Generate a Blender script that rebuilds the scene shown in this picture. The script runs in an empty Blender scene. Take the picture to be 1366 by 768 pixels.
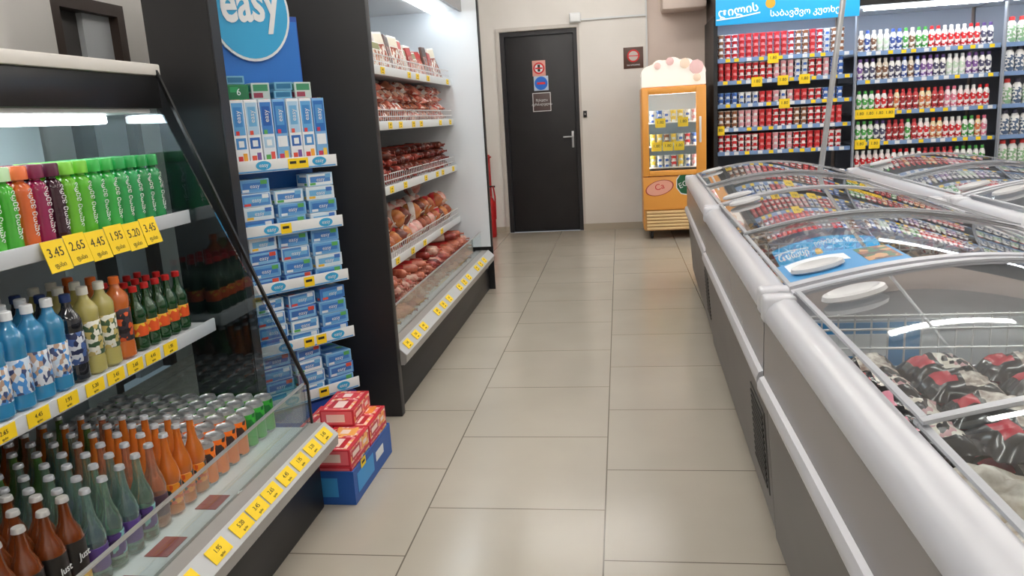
import bpy, bmesh, math, random
from mathutils import Vector, Matrix, Euler
R = random.Random(7)
SC = bpy.context.scene
COL = SC.collection
try:
    SC.view_settings.view_transform = 'Standard'
except Exception:
    pass

# ------------------------------------------------------------ materials
def lin(c):
    out = []
    for v in c[:3]:
        v = v / 255.0
        out.append(v / 12.92 if v <= 0.04045 else ((v + 0.055) / 1.055) ** 2.4)
    return (out[0], out[1], out[2], 1.0)

MC = {}
def mat(c, rough=.5, metal=0.0, em=0.0, coat=0.0, trans=0.0):
    key = ('m', tuple(c), rough, metal, em, coat, trans)
    if key in MC: return MC[key]
    m = bpy.data.materials.new('surface')
    m.use_nodes = True
    nt = m.node_tree
    b = nt.nodes['Principled BSDF']
    b.inputs['Base Color'].default_value = lin(c)
    b.inputs['Roughness'].default_value = rough
    b.inputs['Metallic'].default_value = metal
    b.inputs['Coat Weight'].default_value = coat
    b.inputs['Transmission Weight'].default_value = trans
    if em:
        b.inputs['Emission Color'].default_value = lin(c)
        b.inputs['Emission Strength'].default_value = em
    elif rough > .12:
        n = nt.nodes.new('ShaderNodeTexNoise'); n.inputs['Scale'].default_value = 5; n.inputs['Detail'].default_value = 1
        mr = nt.nodes.new('ShaderNodeMapRange')
        mr.inputs['To Min'].default_value = rough * .95
        mr.inputs['To Max'].default_value = min(1, rough * 1.05)
        nt.links.new(n.outputs['Fac'], mr.inputs['Value'])
        nt.links.new(mr.outputs['Result'], b.inputs['Roughness'])
    MC[key] = m
    return m

def noisy(c1, c2, scale=4, rough=.7, bump=0.0, metal=0, em=0):
    key = ('n', tuple(c1), tuple(c2), scale, rough, bump, metal, em)
    if key in MC: return MC[key]
    m = bpy.data.materials.new('mottled'); m.use_nodes = True
    nt = m.node_tree; b = nt.nodes['Principled BSDF']
    tc = nt.nodes.new('ShaderNodeTexCoord')
    n = nt.nodes.new('ShaderNodeTexNoise'); n.inputs['Scale'].default_value = scale; n.inputs['Detail'].default_value = 5
    r = nt.nodes.new('ShaderNodeValToRGB')
    r.color_ramp.elements[0].position = .35; r.color_ramp.elements[0].color = lin(c1)
    r.color_ramp.elements[1].position = .65; r.color_ramp.elements[1].color = lin(c2)
    nt.links.new(tc.outputs['Object'], n.inputs['Vector'])
    nt.links.new(n.outputs['Fac'], r.inputs['Fac'])
    nt.links.new(r.outputs['Color'], b.inputs['Base Color'])
    b.inputs['Roughness'].default_value = rough; b.inputs['Metallic'].default_value = metal
    if bump:
        bp = nt.nodes.new('ShaderNodeBump'); bp.inputs['Strength'].default_value = bump; bp.inputs['Distance'].default_value = .01
        nt.links.new(n.outputs['Fac'], bp.inputs['Height']); nt.links.new(bp.outputs['Normal'], b.inputs['Normal'])
    MC[key] = m
    return m

def pat(cols, scale=30, rough=.35, seed=0, stretch=(1, 1, 1)):
    key = ('p', tuple(map(tuple, cols)), scale, rough, seed, stretch)
    if key in MC: return MC[key]
    m = bpy.data.materials.new('printed_film'); m.use_nodes = True
    nt = m.node_tree; b = nt.nodes['Principled BSDF']
    tc = nt.nodes.new('ShaderNodeTexCoord')
    mp = nt.nodes.new('ShaderNodeMapping'); mp.inputs['Location'].default_value = (seed * 3.1, seed * 1.7, seed * .9)
    mp.inputs['Scale'].default_value = stretch
    v = nt.nodes.new('ShaderNodeTexVoronoi'); v.inputs['Scale'].default_value = scale
    s = nt.nodes.new('ShaderNodeSeparateColor')
    r = nt.nodes.new('ShaderNodeValToRGB'); r.color_ramp.interpolation = 'CONSTANT'
    k = len(cols)
    r.color_ramp.elements[0].position = 0; r.color_ramp.elements[0].color = lin(cols[0])
    r.color_ramp.elements[1].position = 1.0 / k; r.color_ramp.elements[1].color = lin(cols[min(1, k - 1)])
    for i in range(2, k):
        e = r.color_ramp.elements.new(i / k); e.color = lin(cols[i])
    L = nt.links.new
    L(tc.outputs['Object'], mp.inputs['Vector']); L(mp.outputs['Vector'], v.inputs['Vector'])
    L(v.outputs['Color'], s.inputs['Color']); L(s.outputs['Red'], r.inputs['Fac'])
    L(r.outputs['Color'], b.inputs['Base Color'])
    b.inputs['Roughness'].default_value = rough
    MC[key] = m
    return m

def glass(tint=(240, 247, 247), base=.06, pw=4.2):
    key = ('g', tint, base, pw)
    if key in MC: return MC[key]
    m = bpy.data.materials.new('clear_glass'); m.use_nodes = True
    nt = m.node_tree; nt.nodes.clear()
    o = nt.nodes.new('ShaderNodeOutputMaterial'); mx = nt.nodes.new('ShaderNodeMixShader')
    t = nt.nodes.new('ShaderNodeBsdfTransparent'); g = nt.nodes.new('ShaderNodeBsdfGlossy')
    t.inputs['Color'].default_value = lin(tint); g.inputs['Roughness'].default_value = .015
    g.inputs['Color'].default_value = (1, 1, 1, 1)
    lw = nt.nodes.new('ShaderNodeLayerWeight'); lw.inputs['Blend'].default_value = .5
    p = nt.nodes.new('ShaderNodeMath'); p.operation = 'POWER'; p.inputs[1].default_value = pw
    a = nt.nodes.new('ShaderNodeMath'); a.operation = 'MULTIPLY_ADD'; a.inputs[1].default_value = 1 - base; a.inputs[2].default_value = base
    L = nt.links.new
    L(lw.outputs['Facing'], p.inputs[0]); L(p.outputs[0], a.inputs[0]); L(a.outputs[0], mx.inputs[0])
    L(t.outputs[0], mx.inputs[1]); L(g.outputs[0], mx.inputs[2]); L(mx.outputs[0], o.inputs['Surface'])
    MC[key] = m
    return m

def floor_mat():
    m = bpy.data.materials.new('floor_tile'); m.use_nodes = True
    nt = m.node_tree; b = nt.nodes['Principled BSDF']; L = nt.links.new
    tc = nt.nodes.new('ShaderNodeTexCoord'); sp = nt.nodes.new('ShaderNodeSeparateXYZ'); cb = nt.nodes.new('ShaderNodeCombineXYZ')
    ax = nt.nodes.new('ShaderNodeMath'); ax.operation = 'ADD'; ax.inputs[1].default_value = .08 + 12.0
    ay = nt.nodes.new('ShaderNodeMath'); ay.operation = 'ADD'; ay.inputs[1].default_value = -.575 + 12.0
    L(tc.outputs['Object'], sp.inputs[0]); L(sp.outputs['X'], ax.inputs[0]); L(sp.outputs['Y'], ay.inputs[0])
    L(ay.outputs[0], cb.inputs['X']); L(ax.outputs[0], cb.inputs['Y'])
    br = nt.nodes.new('ShaderNodeTexBrick'); br.offset = .5; br.offset_frequency = 2; br.squash = 1
    br.inputs['Scale'].default_value = 1; br.inputs['Brick Width'].default_value = .6; br.inputs['Row Height'].default_value = .6
    br.inputs['Mortar Size'].default_value = .0026; br.inputs['Mortar Smooth'].default_value = .1
    br.inputs['Color1'].default_value = lin((181, 173, 160)); br.inputs['Color2'].default_value = lin((176, 168, 155))
    br.inputs['Mortar'].default_value = lin((112, 104, 94))
    L(cb.outputs[0], br.inputs['Vector'])
    n = nt.nodes.new('ShaderNodeTexNoise'); n.inputs['Scale'].default_value = 2.2; n.inputs['Detail'].default_value = 4; n.inputs['Roughness'].default_value = .5
    L(tc.outputs['Object'], n.inputs['Vector'])
    mr = nt.nodes.new('ShaderNodeMapRange'); mr.inputs['From Min'].default_value = .3; mr.inputs['From Max'].default_value = .7
    mr.inputs['To Min'].default_value = .95; mr.inputs['To Max'].default_value = 1.03
    L(n.outputs['Fac'], mr.inputs['Value'])
    mx = nt.nodes.new('ShaderNodeMix'); mx.data_type = 'RGBA'; mx.blend_type = 'MULTIPLY'; mx.inputs['Factor'].default_value = 1
    L(br.outputs['Color'], mx.inputs['A']); L(mr.outputs['Result'], mx.inputs['B']); L(mx.outputs['Result'], b.inputs['Base Color'])
    mr2 = nt.nodes.new('ShaderNodeMapRange'); mr2.inputs['To Min'].default_value = .16; mr2.inputs['To Max'].default_value = .26
    L(n.outputs['Fac'], mr2.inputs['Value']); L(mr2.outputs['Result'], b.inputs['Roughness'])
    bp = nt.nodes.new('ShaderNodeBump'); bp.inputs['Strength'].default_value = .2; bp.inputs['Distance'].default_value = .002; bp.invert = True
    L(br.outputs['Fac'], bp.inputs['Height']); L(bp.outputs['Normal'], b.inputs['Normal'])
    return m

BLACK = mat((20, 20, 24), .45)
BLACKG = mat((18, 18, 20), .3)
WHITE = mat((232, 234, 236), .4)
OFFW = mat((214, 216, 218), .35)
SILVER = mat((190, 192, 195), .3, .6)
GREYP = mat((150, 148, 148), .35, .3)
YEL = mat((252, 214, 24), .55)
INK = mat((30, 28, 26), .6)
WIRE = mat((225, 226, 228), .35, .3)
GL = glass()
TUBE = mat((240, 250, 255), .5, em=10)

# ------------------------------------------------------------ mesh builder
class MB:
    def __init__(s, *mats):
        s.bm = bmesh.new(); s.mats = list(mats)
    def box(s, x0, x1, y0, y1, z0, z1, mi=0, bev=0, seg=2):
        bm = s.bm
        v = [bm.verts.new(p) for p in [(x0, y0, z0), (x1, y0, z0), (x1, y1, z0), (x0, y1, z0), (x0, y0, z1), (x1, y0, z1), (x1, y1, z1), (x0, y1, z1)]]
        fs = [bm.faces.new([v[i] for i in q]) for q in [(0, 3, 2, 1), (4, 5, 6, 7), (0, 1, 5, 4), (1, 2, 6, 5), (2, 3, 7, 6), (3, 0, 4, 7)]]
        for f in fs: f.material_index = mi
        if bev:
            es = list({e for f in fs for e in f.edges})
            r = bmesh.ops.bevel(bm, geom=es, offset=bev, segments=seg, profile=.5, affect='EDGES')
            for f in r['faces']: f.material_index = mi
        return s
    def prism(s, pts, a, b, axis='Y', mi=0, mis=None):
        bm = s.bm
        def P(p, t):
            return {'Y': (p[0], t, p[1]), 'X': (t, p[0], p[1]), 'Z': (p[0], p[1], t)}[axis]
        A = [bm.verts.new(P(p, a)) for p in pts]; B = [bm.verts.new(P(p, b)) for p in pts]
        n = len(pts); fs = []
        fs.append(bm.faces.new(A)); fs.append(bm.faces.new(B[::-1]))
        for f in fs: f.material_index = mi
        for i in range(n):
            f = bm.faces.new([A[i], B[i], B[(i + 1) % n], A[(i + 1) % n]])
            f.material_index = mis[i] if mis else mi
            fs.append(f)
        bmesh.ops.recalc_face_normals(bm, faces=fs)
        return s
    def lathe(s, prof, seg=16, c=(0, 0, 0), M=None, sx=1, sy=1):
        bm = s.bm; rings = []; M = M or Matrix.Identity(4)
        for (r, z, *_) in prof:
            if r <= 1e-6:
                rings.append([bm.verts.new(M @ Vector((c[0], c[1], c[2] + z)))])
            else:
                rings.append([bm.verts.new(M @ Vector((c[0] + sx * r * math.cos(2 * math.pi * i / seg), c[1] + sy * r * math.sin(2 * math.pi * i / seg), c[2] + z))) for i in range(seg)])
        fs = []
        for k in range(len(prof) - 1):
            A, B = rings[k], rings[k + 1]; mi = prof[k][2] if len(prof[k]) > 2 else 0
            for i in range(seg):
                j = (i + 1) % seg
                if len(A) == 1 and len(B) == 1: continue
                if len(A) == 1: f = bm.faces.new([A[0], B[j], B[i]][::-1])
                elif len(B) == 1: f = bm.faces.new([A[i], A[j], B[0]])
                else: f = bm.faces.new([A[i], A[j], B[j], B[i]])
                f.material_index = mi; fs.append(f)
        bmesh.ops.recalc_face_normals(bm, faces=fs)
        return s
    def tube(s, pts, r, seg=6, mi=0):
        bm = s.bm; pts = [Vector(p) for p in pts]; rings = []
        for i, p in enumerate(pts):
            d = (pts[min(i + 1, len(pts) - 1)] - pts[max(i - 1, 0)]).normalized()
            u = d.orthogonal().normalized() if i == 0 else (u - d * u.dot(d)).normalized()
            w = d.cross(u)
            rings.append([bm.verts.new(p + (u * math.cos(2 * math.pi * k / seg) + w * math.sin(2 * math.pi * k / seg)) * r) for k in range(seg)])
        fs = []
        for a in range(len(rings) - 1):
            for k in range(seg):
                f = bm.faces.new([rings[a][k], rings[a][(k + 1) % seg], rings[a + 1][(k + 1) % seg], rings[a + 1][k]]); fs.append(f)
        fs.append(bm.faces.new(rings[0][::-1])); fs.append(bm.faces.new(rings[-1]))
        for f in fs: f.material_index = mi
        return s
    def sheet(s, fn, nu, nv, thick=None, mi=0, mf=None):
        bm = s.bm
        def grid(off):
            return [[bm.verts.new(Vector(fn(i / nu, j / nv)) - Vector((0, 0, off))) for j in range(nv + 1)] for i in range(nu + 1)]
        G = grid(0); fs = []
        for i in range(nu):
            for j in range(nv):
                f = bm.faces.new([G[i][j], G[i + 1][j], G[i + 1][j + 1], G[i][j + 1]])
                f.material_index = mf((i + .5) / nu, (j + .5) / nv) if mf else mi
                fs.append(f)
        if thick:
            H = grid(thick)
            for i in range(nu):
                for j in range(nv):
                    fs.append(bm.faces.new([H[i][j], H[i][j + 1], H[i + 1][j + 1], H[i + 1][j]]))
            for i in range(nu):
                fs.append(bm.faces.new([G[i][0], H[i][0], H[i + 1][0], G[i + 1][0]]))
                fs.append(bm.faces.new([G[i][nv], G[i + 1][nv], H[i + 1][nv], H[i][nv]]))
            for j in range(nv):
                fs.append(bm.faces.new([G[0][j], G[0][j + 1], H[0][j + 1], H[0][j]]))
                fs.append(bm.faces.new([G[nu][j], H[nu][j], H[nu][j + 1], G[nu][j + 1]]))
            bmesh.ops.recalc_face_normals(bm, faces=fs)
        if not mf:
            for f in fs: f.material_index = mi
        return s
    def done(s, name='part', angle=35, M=None):
        me = bpy.data.meshes.new(name)
        if M: s.bm.transform(M)
        s.bm.to_mesh(me); s.bm.free()
        for m in s.mats: me.materials.append(m)
        for p in me.polygons: p.use_smooth = True
        me.set_sharp_from_angle(angle=math.radians(angle))
        return me

TC = {}
def text_mesh(t, size, m, M=None, ext=.0006, bold=0.0):
    k = (t, size, m.name, str(M), ext, bold)
    if k in TC: return TC[k]
    cu = bpy.data.curves.new('lettering', 'FONT'); cu.body = t; cu.size = size; cu.extrude = ext; cu.offset = bold
    cu.align_x = 'CENTER'; cu.align_y = 'CENTER'; cu.resolution_u = 3
    ob = bpy.data.objects.new('lettering_tmp', cu); COL.objects.link(ob)
    dg = bpy.context.evaluated_depsgraph_get()
    me = bpy.data.meshes.new_from_object(ob.evaluated_get(dg))
    bpy.data.objects.remove(ob); bpy.data.curves.remove(cu)
    me.materials.clear(); me.materials.append(m)
    if M: me.transform(M)
    TC[k] = me
    return me
RX = Matrix.Rotation(math.pi / 2, 4, 'X')            # faces -Y
RXX = Matrix.Rotation(math.pi / 2, 4, 'Z') @ RX      # faces +X
def T(x, y, z): return Matrix.Translation((x, y, z))

# ------------------------------------------------------------ objects
def link(name, data, loc=(0, 0, 0), rot=None, parent=None):
    o = bpy.data.objects.new(name, data)
    COL.objects.link(o); o.location = loc
    if rot: o.rotation_euler = rot
    if parent: o.parent = parent
    return o
def tag(o, label, cat, group=None):
    o['label'] = label; o['category'] = cat
    if group: o['group'] = group
    return o
def root(name, label, cat, loc=(0, 0, 0), rz=0, group=None):
    o = link(name, None, loc, (0, 0, rz)); o.empty_display_size = .1
    return tag(o, label, cat, group)
class Unit:
    def __init__(s, name, label, cat, loc, group=None):
        s.l = Vector(loc); s.o = root(name, label, cat, loc, 0, group)
    def part(s, name, mb, parent=None, label=None):
        me = mb.done(name) if isinstance(mb, MB) else mb.copy()
        me.transform(Matrix.Translation(-s.l))
        o = link(name, me, parent=parent or s.o)
        if label: o['label'] = label
        return o
def struct(name, mb):
    o = link(name, mb.done(name)); o['kind'] = 'structure'; return o
def spawn(name, proto, loc, label, cat, group=None, rot=None):
    o = link(name, proto[0][1], loc, rot)
    tag(o, label, cat, group)
    for pn, me in proto[1:]:
        link(pn, me, parent=o)
    return o
def px(u_, v_, Y):
    dx, dy = u_ - 683, 384 - v_
    X = .9895 * dx + .0265 * dy - 147.8; Yy = .133 * dx + .2176 * dy + 1005.6; Z = -.0566 * dx + .9757 * dy - 220.3
    return X / Yy * Y, 1.28 + Z / Yy * Y

# ============================================================ ROOM
WALLM = noisy((222, 218, 213), (228, 224, 220), 2, .7)
WALLB = noisy((206, 190, 180), (214, 198, 189), 2, .7)
struct('floor', MB(floor_mat()).box(-2.6, 5.3, -2.6, 8.8, -.08, 0))
struct('ceiling', MB(noisy((205, 205, 203), (214, 214, 212), 2, .8)).box(-2.6, 5.3, -2.6, 8.8, 3.2, 3.3))
struct('wall_back', MB(WALLM, WALLB).box(-2.6, -1.275, 8.8, 8.95, 0, 3.2).box(-1.275, -.43, 8.8, 8.95, 2.2, 3.2).box(-.43, .31, 8.8, 8.95, 0, 3.2).box(.31, 5.3, 8.8, 8.95, 0, 3.2, 1))
struct('wall_left', MB(WALLM).box(-2.75, -2.6, -2.6, 3.5, 0, 3.2).box(-2.75, -2.6, 4.06, 8.8, 0, 3.2).box(-2.75, -2.6, 3.5, 4.06, 1.98, 3.2))
struct('wall_right', MB(WALLM).box(5.3, 5.45, -2.6, 8.8, 0, 3.2))
struct('wall_front', MB(WALLM).box(-2.6, 5.3, -2.75, -2.6, 0, 3.2))
DOORM = noisy((24, 22, 26), (30, 28, 31), 5, .5)
d = struct('door_1', MB(DOORM, mat((36, 34, 38), .4)).box(-1.225, -.475, 8.84, 8.88, .01, 2.15, 0, .004).box(-1.275, -1.228, 8.82, 8.9, 0, 2.2, 1).box(-.472, -.43, 8.82, 8.9, 0, 2.2, 1).box(-1.228, -.472, 8.82, 8.9, 2.153, 2.2, 1).box(-1.228, -.472, 8.86, 8.9, 0, .0095, 1))
link('door_handle', MB(SILVER).box(-.53, -.505, 8.83, 8.84, .93, 1.11, 0, .003).tube([(-.517, 8.835, 1.05), (-.517, 8.79, 1.05), (-.53, 8.785, 1.05), (-.62, 8.785, 1.05)], .009, 8).done(), parent=d)
struct('door_2', MB(mat((58, 44, 38), .5), mat((205, 208, 212), .4), mat((70, 66, 64), .4)).box(-2.7, -2.6, 3.5, 3.56, 0, 1.98).box(-2.7, -2.6, 4.0, 4.06, 0, 1.98).box(-2.7, -2.6, 3.56, 4.0, 1.92, 1.98).box(-2.72, -2.68, 3.56, 3.78, 0, 1.92, 2).box(-2.69, -2.65, 3.78, 4.0, 0, 1.92, 1))
SK = mat((176, 166, 150), .4)
struct('baseboard_back', MB(SK).box(-.43, .9, 8.785, 8.799, 0, .075).box(-2.5, -1.276, 8.785, 8.799, 0, .075))
struct('trim_1', MB(OFFW).box(-.43, .32, 8.778, 8.799, 2.262, 2.28).box(.302, .318, 8.778, 8.799, 2.28, 3.2).box(.302, .318, 8.778, 8.799, .075, 2.262))
struct('trim_2', MB(noisy((196, 190, 184), (204, 198, 192), 3, .6)).box(-1.315, -1.277, 8.785, 8.799, .075, 2.24).box(-1.277, -.43, 8.785, 8.799, 2.203, 2.24).box(-.428, -.405, 8.785, 8.799, .075, 2.24))
u = Unit('junction_box', 'small white plastic junction box above the door on the wall', 'junction box', (-.45, 8.78, 2.25))
u.part('box_body', MB(OFFW).box(-.5, -.38, 8.745, 8.777, 2.245, 2.345, 0, .008))
u.part('box_lid', MB(WHITE).box(-.49, -.39, 8.738, 8.744, 2.255, 2.335, 0, .002))
u = Unit('air_duct', 'beige sheet metal duct high on the rear wall', 'air duct', (.65, 8.7, 2.3))
u.part('duct_body', MB(WALLB).box(.46, .9, 8.45, 8.798, 2.27, 3.19, 0, .02))
u = Unit('wall_switch', 'small black lock switch beside the dark door', 'switch', (-.36, 8.79, 1.3))
u.part('switch_plate', MB(BLACK).box(-.39, -.35, 8.775, 8.799, 1.25, 1.32, 0, .004))
u.part('switch_button', MB(GREYP).box(-.377, -.363, 8.770, 8.7745, 1.275, 1.295, 0, .001))

def ring(r0, r1, y, n=28, mi=0, mb=None, cx=0, cz=0):
    bm = mb.bm
    for i in range(n):
        a, b = 2 * math.pi * i / n, 2 * math.pi * (i + 1) / n
        f = bm.faces.new([bm.verts.new((cx + r * math.cos(t), y, cz + r * math.sin(t))) for r, t in ((r0, a), (r1, a), (r1, b), (r0, b))][::-1])
        f.material_index = mi
RED = mat((205, 30, 35), .45)
def sign(name, label, cx, cz, w, h, base, y=8.8):
    u = Unit(name, label, 'sign', (cx, y - .003, cz))
    u.part('sign_plate', MB(base).box(cx - w / 2, cx + w / 2, y - .006, y - .001, cz - h / 2, cz + h / 2, 0, .001))
    return u
cx, cz = px(719, 91, 8.84)
u = sign('door_sign', 'pale square sign with a red prohibition ring on the door', cx, cz, .145, .165, mat((222, 160, 150), .5), 8.84)
mb = MB(RED, INK, WHITE); ring(.0001, .05, 8.8328, mb=mb, cx=cx, cz=cz, mi=2); ring(.045, .062, 8.832, mb=mb, cx=cx, cz=cz); mb.box(cx - .04, cx + .04, 8.8312, 8.8318, cz - .008, cz + .008, 0); mb.box(cx - .014, cx + .014, 8.8315, 8.8325, cz - .035, cz + .04, 1); u.part('sign_symbol', mb)
cx, cz = px(722, 111, 8.84)
u = sign('door_sign', 'blue round safety sign on white square on the door', cx, cz, .16, .155, mat((190, 205, 225), .5), 8.84)
mb = MB(mat((25, 105, 205), .4), RED); ring(0.0001, .072, 8.8325, mb=mb, cx=cx, cz=cz); mb.box(cx - .045, cx + .045, 8.83, 8.832, cz - .012, cz + .012, 1); u.part('sign_symbol', mb)
cx, cz = px(723, 136, 8.84)
u = sign('door_sign', 'dark brownish notice with white lettering and border on the door', cx, cz, .21, .21, mat((84, 68, 66), .4), 8.84)
mb = MB(WHITE)
for (a, b, c, e) in ((-.1, .1, .094, .1), (-.1, .1, -.1, -.094), (-.1, -.094, -.094, .094), (.094, .1, -.094, .094)): mb.box(cx + a, cx + b, 8.8325, 8.834, cz + c, cz + e)
u.part('sign_border', mb)
for i, t in enumerate(('შესვლა', 'აკრძალულია')):
    u.part('sign_lettering', text_mesh(t, .033, WHITE, T(cx, 8.832, cz + .02 - i * .045) @ RX))
cx, cz = px(845, 77, 8.8)
u = sign('no_smoking_sign', 'dark brown square no smoking sign with red ring', cx, cz, .21, .22, mat((84, 56, 46), .4))
mb = MB(RED, WHITE, mat((200, 190, 185), .5)); ring(.0001, .05, 8.7935, mb=mb, cx=cx, cz=cz + .02, mi=2); ring(.05, .066, 8.792, mb=mb, cx=cx, cz=cz + .02)
mb.box(cx - .035, cx + .028, 8.792, 8.793, cz + .014, cz + .026, 1)
mb.box(cx - .05, cx + .05, 8.7912, 8.7918, cz + .015, cz + .025, 0)
u.part('sign_symbol', mb)
u.part('sign_lettering', text_mesh('NO SMOKING', .022, WHITE, T(cx, 8.792, cz - .075) @ RX))

RED2 = mat((170, 26, 30), .4)
u = Unit('fire_extinguisher', 'red fire extinguisher with black valve standing by the wall', 'fire extinguisher', (-1.47, 8.55, 0))
u.part('cylinder', MB(RED2).lathe([(0, 0), (.075, 0), (.08, .02), (.08, .38), (.06, .43), (.025, .46), (.025, .49), (0, .49)], 20, (-1.47, 8.55, .001)))
u.part('valve', MB(BLACK).box(-1.49, -1.45, 8.53, 8.57, .495, .55, 0, .005).box(-1.48, -1.38, 8.54, 8.56, .55, .57, 0, .004))
u.part('hose', MB(RED2).tube([(-1.45, 8.55, .54), (-1.4, 8.54, .56), (-1.385, 8.54, .45), (-1.39, 8.54, .2)], .009, 8))
u = Unit('fire_stand', 'tall narrow red fire equipment stand against the wall', 'fire stand', (-1.47, 8.75, 0))
u.part('stand_board', MB(RED2).box(-1.56, -1.455, 8.76, 8.784, .0, .9, 0, .01))
u.part('stand_hook', MB(RED2).tube([(-1.47, 8.758, .86), (-1.47, 8.7, .86), (-1.43, 8.69, .88)], .01, 8))

LIT = mat((255, 251, 244), .5, em=54)
for (lx, ly) in [(-.35, -.9), (-.35, 1.2), (-.35, 3.2), (-.35, 5.3), (-.35, 7.5), (2.2, -.9), (2.2, 1.2), (2.2, 3.2), (2.2, 5.3), (2.2, 7.3), (4.2, 3.2), (4.2, 7.0), (-1.84, 2.1)]:  # last entry: unseen fixture added to brighten the left wall and cooler top
    u = Unit('ceiling_light', 'white linear fluorescent ceiling light fixture', 'ceiling light', (lx, ly, 3.1), 'linear ceiling lights')
    w_ = .55 if lx < -1 else .75
    u.part('light_housing', MB(OFFW).box(lx - w_, lx + w_, ly - .06, ly + .06, 3.14, 3.199, 0, .01))
    u.part('light_diffuser', MB(LIT).box(lx - w_ + .03, lx + w_ - .03, ly - .035, ly + .035, 3.115, 3.138, 0, .008))

# ============================================================ price tags
def tag_proto(w, h, price, tilt=0.0):
    M = Matrix.Rotation(-tilt, 4, 'Y')
    body = MB(YEL).box(-.0008, .0008, -w / 2, w / 2, -h / 2, h / 2).done(M=M)
    t = text_mesh(price, h * .42, INK, M @ T(.0012, 0, h * .1) @ RXX, .0002)
    t2 = text_mesh('ფასი', h * .2, INK, M @ T(.0012, 0, -h * .3) @ RXX, .0002)
    return [('price_tag', body), ('price_lettering', t), ('small_lettering', t2)]
PR = ['3.45', '2.65', '4.45', '1.95', '5.20']
BIG = [tag_proto(.076, .078, p, .25) for p in PR]
SML = [tag_proto(.07, .034, p, 0) for p in PR]
FLT = [tag_proto(.082, .042, p, .78) for p in PR]
BUMP = mat((158, 155, 152), .35)
def front_edge(u, Y0, Y1):
    u.part('bumper', MB(BUMP).prism([(-1.075, .226), (-.985, .226), (-.975, .236), (-.972, .27), (-1.018, .313), (-1.075, .313)], Y0, Y1))
    u.part('price_rail', MB(mat((190, 192, 194), .3)).prism([(-.9705, .273), (-1.0165, .3155), (-1.018, .314), (-.972, .2715)], Y0, Y1))
    u.part('front_glass', MB(GL, SILVER).box(-1.068, -1.063, Y0, Y1 - .022, .314, .455).box(-1.07, -1.061, Y0, Y1 - .022, .4555, .461, 1))

# ============================================================ OPEN COOLER 1 (drinks)
Y0, Y1 = -.25, 2.37
u = Unit('open_refrigerator', 'low open drinks refrigerator with slanted glass end and black canopy', 'refrigerator', (-1.5, 1.06, 0))
u.part('base', MB(BLACK).box(-1.9, -1.05, Y0, Y1, 0, .225, 0, .004))
front_edge(u, Y0, Y1)
u.part('deck', MB(OFFW).box(-1.86, -1.08, Y0, Y1 - .02, .28, .305, 0, .003))
u.part('back_panel', MB(mat((190, 200, 206), .3)).box(-1.9, -1.861, Y0, Y1 - .02, .226, 1.36))
u.part('canopy', MB(BLACKG, mat((226, 222, 216), .35), OFFW).box(-1.9, -1.44, Y0, Y1 + .01, 1.375, 1.474, 0, .004).box(-1.9, -1.43, Y0, Y1 + .012, 1.4745, 1.51, 1, .005).box(-1.858, -1.46, Y0, Y1 - .03, 1.362, 1.374, 2))
u.part('light_tube', MB(TUBE).box(-1.62, -1.56, Y0 + .05, Y1 - .1, 1.335, 1.3605, 0, .006), label='glowing cool white tube under canopy')
for z, xf in ((1.02, -1.385), (.66, -1.35)):
    s = u.part('shelf', MB(OFFW).box(-1.86, xf - .001, Y0, Y1 - .03, z, z + .02, 0, .002))
    u.part('shelf_rail', MB(mat((205, 210, 216), .3)).box(xf, xf + .009, Y0, Y1 - .03, z - .008, z + .034, 0, .002), parent=s)
u.part('end_glass', MB(glass((215, 228, 232), .09, 4)).prism([(-1.9, .315), (-1.062, .315), (-1.062, .455), (-1.44, 1.374), (-1.9, 1.374)], Y1 - .012, Y1 - .004))
u.part('end_trim', MB(BLACKG).prism([(-1.063, .455), (-1.053, .455), (-1.433, 1.50), (-1.443, 1.50)], Y1 - .014, Y1 - .003).box(-1.06, -1.053, Y1 - .012, Y1 - .004, .314, .455))
u.part('end_panel', MB(BLACK).prism([(-1.9, 0), (-1.0, 0), (-1.0, .45), (-1.44, 1.5), (-1.9, 1.5)], Y0 - .04, Y0 - .001))
for k, (ya, yb) in enumerate(((1.36, 1.47), (1.55, 1.64), (1.78, 1.86))):
    spawn('shelf_card', [('shelf_card', MB(mat((150, 54, 56), .4)).box(-1.155, -1.095, ya, yb, .306, .3075).done())], (0, 0, 0), 'dark red card lying on the cooler ledge', 'card', 'red cards on the cooler ledge')

def bottle_aloe(c, dark):
    m = mat(c, .15, coat=.6, trans=.2); cap = mat(dark, .3)
    body = MB(m).lathe([(0, 0), (.02, 0), (.0255, .006), (.0255, .05), (.0245, .06), (.0255, .07), (.0255, .13), (.022, .148), (.012, .158), (.012, .163), (0, .163)], 16).done()
    capm = MB(cap).lathe([(0, .1635), (.0215, .1635), (.0215, .192), (.019, .196), (0, .196)], 16).done()
    tx = text_mesh('ალოე ვერა', .02, WHITE, T(.0262, 0, .085) @ RXX @ Matrix.Rotation(math.pi / 2, 4, 'Z'), .0004)
    return [('drink_bottle', body), ('bottle_cap', capm), ('label_lettering', tx)]
cols = [((90, 200, 70), (200, 235, 190)), ((80, 195, 60), (200, 235, 190)), ((235, 110, 50), (235, 120, 70)), ((160, 30, 90), (120, 30, 70)), ((60, 20, 40), (90, 30, 60)), ((120, 210, 50), (130, 210, 70)), ((100, 200, 50), (120, 200, 60)),
        ((60, 185, 80), (60, 180, 80)), ((60, 190, 80), (60, 180, 80)), ((45, 175, 90), (40, 160, 80)), ((40, 170, 95), (40, 160, 80)), ((30, 155, 85), (35, 150, 75)), ((30, 155, 85), (35, 150, 75))]
nm = ['bright green', 'bright green', 'orange', 'magenta', 'dark purple', 'lime green', 'lime green', 'green', 'green', 'green', 'deep green', 'deep green', 'deep green']
protos = [bottle_aloe(*c) for c in cols]
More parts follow.
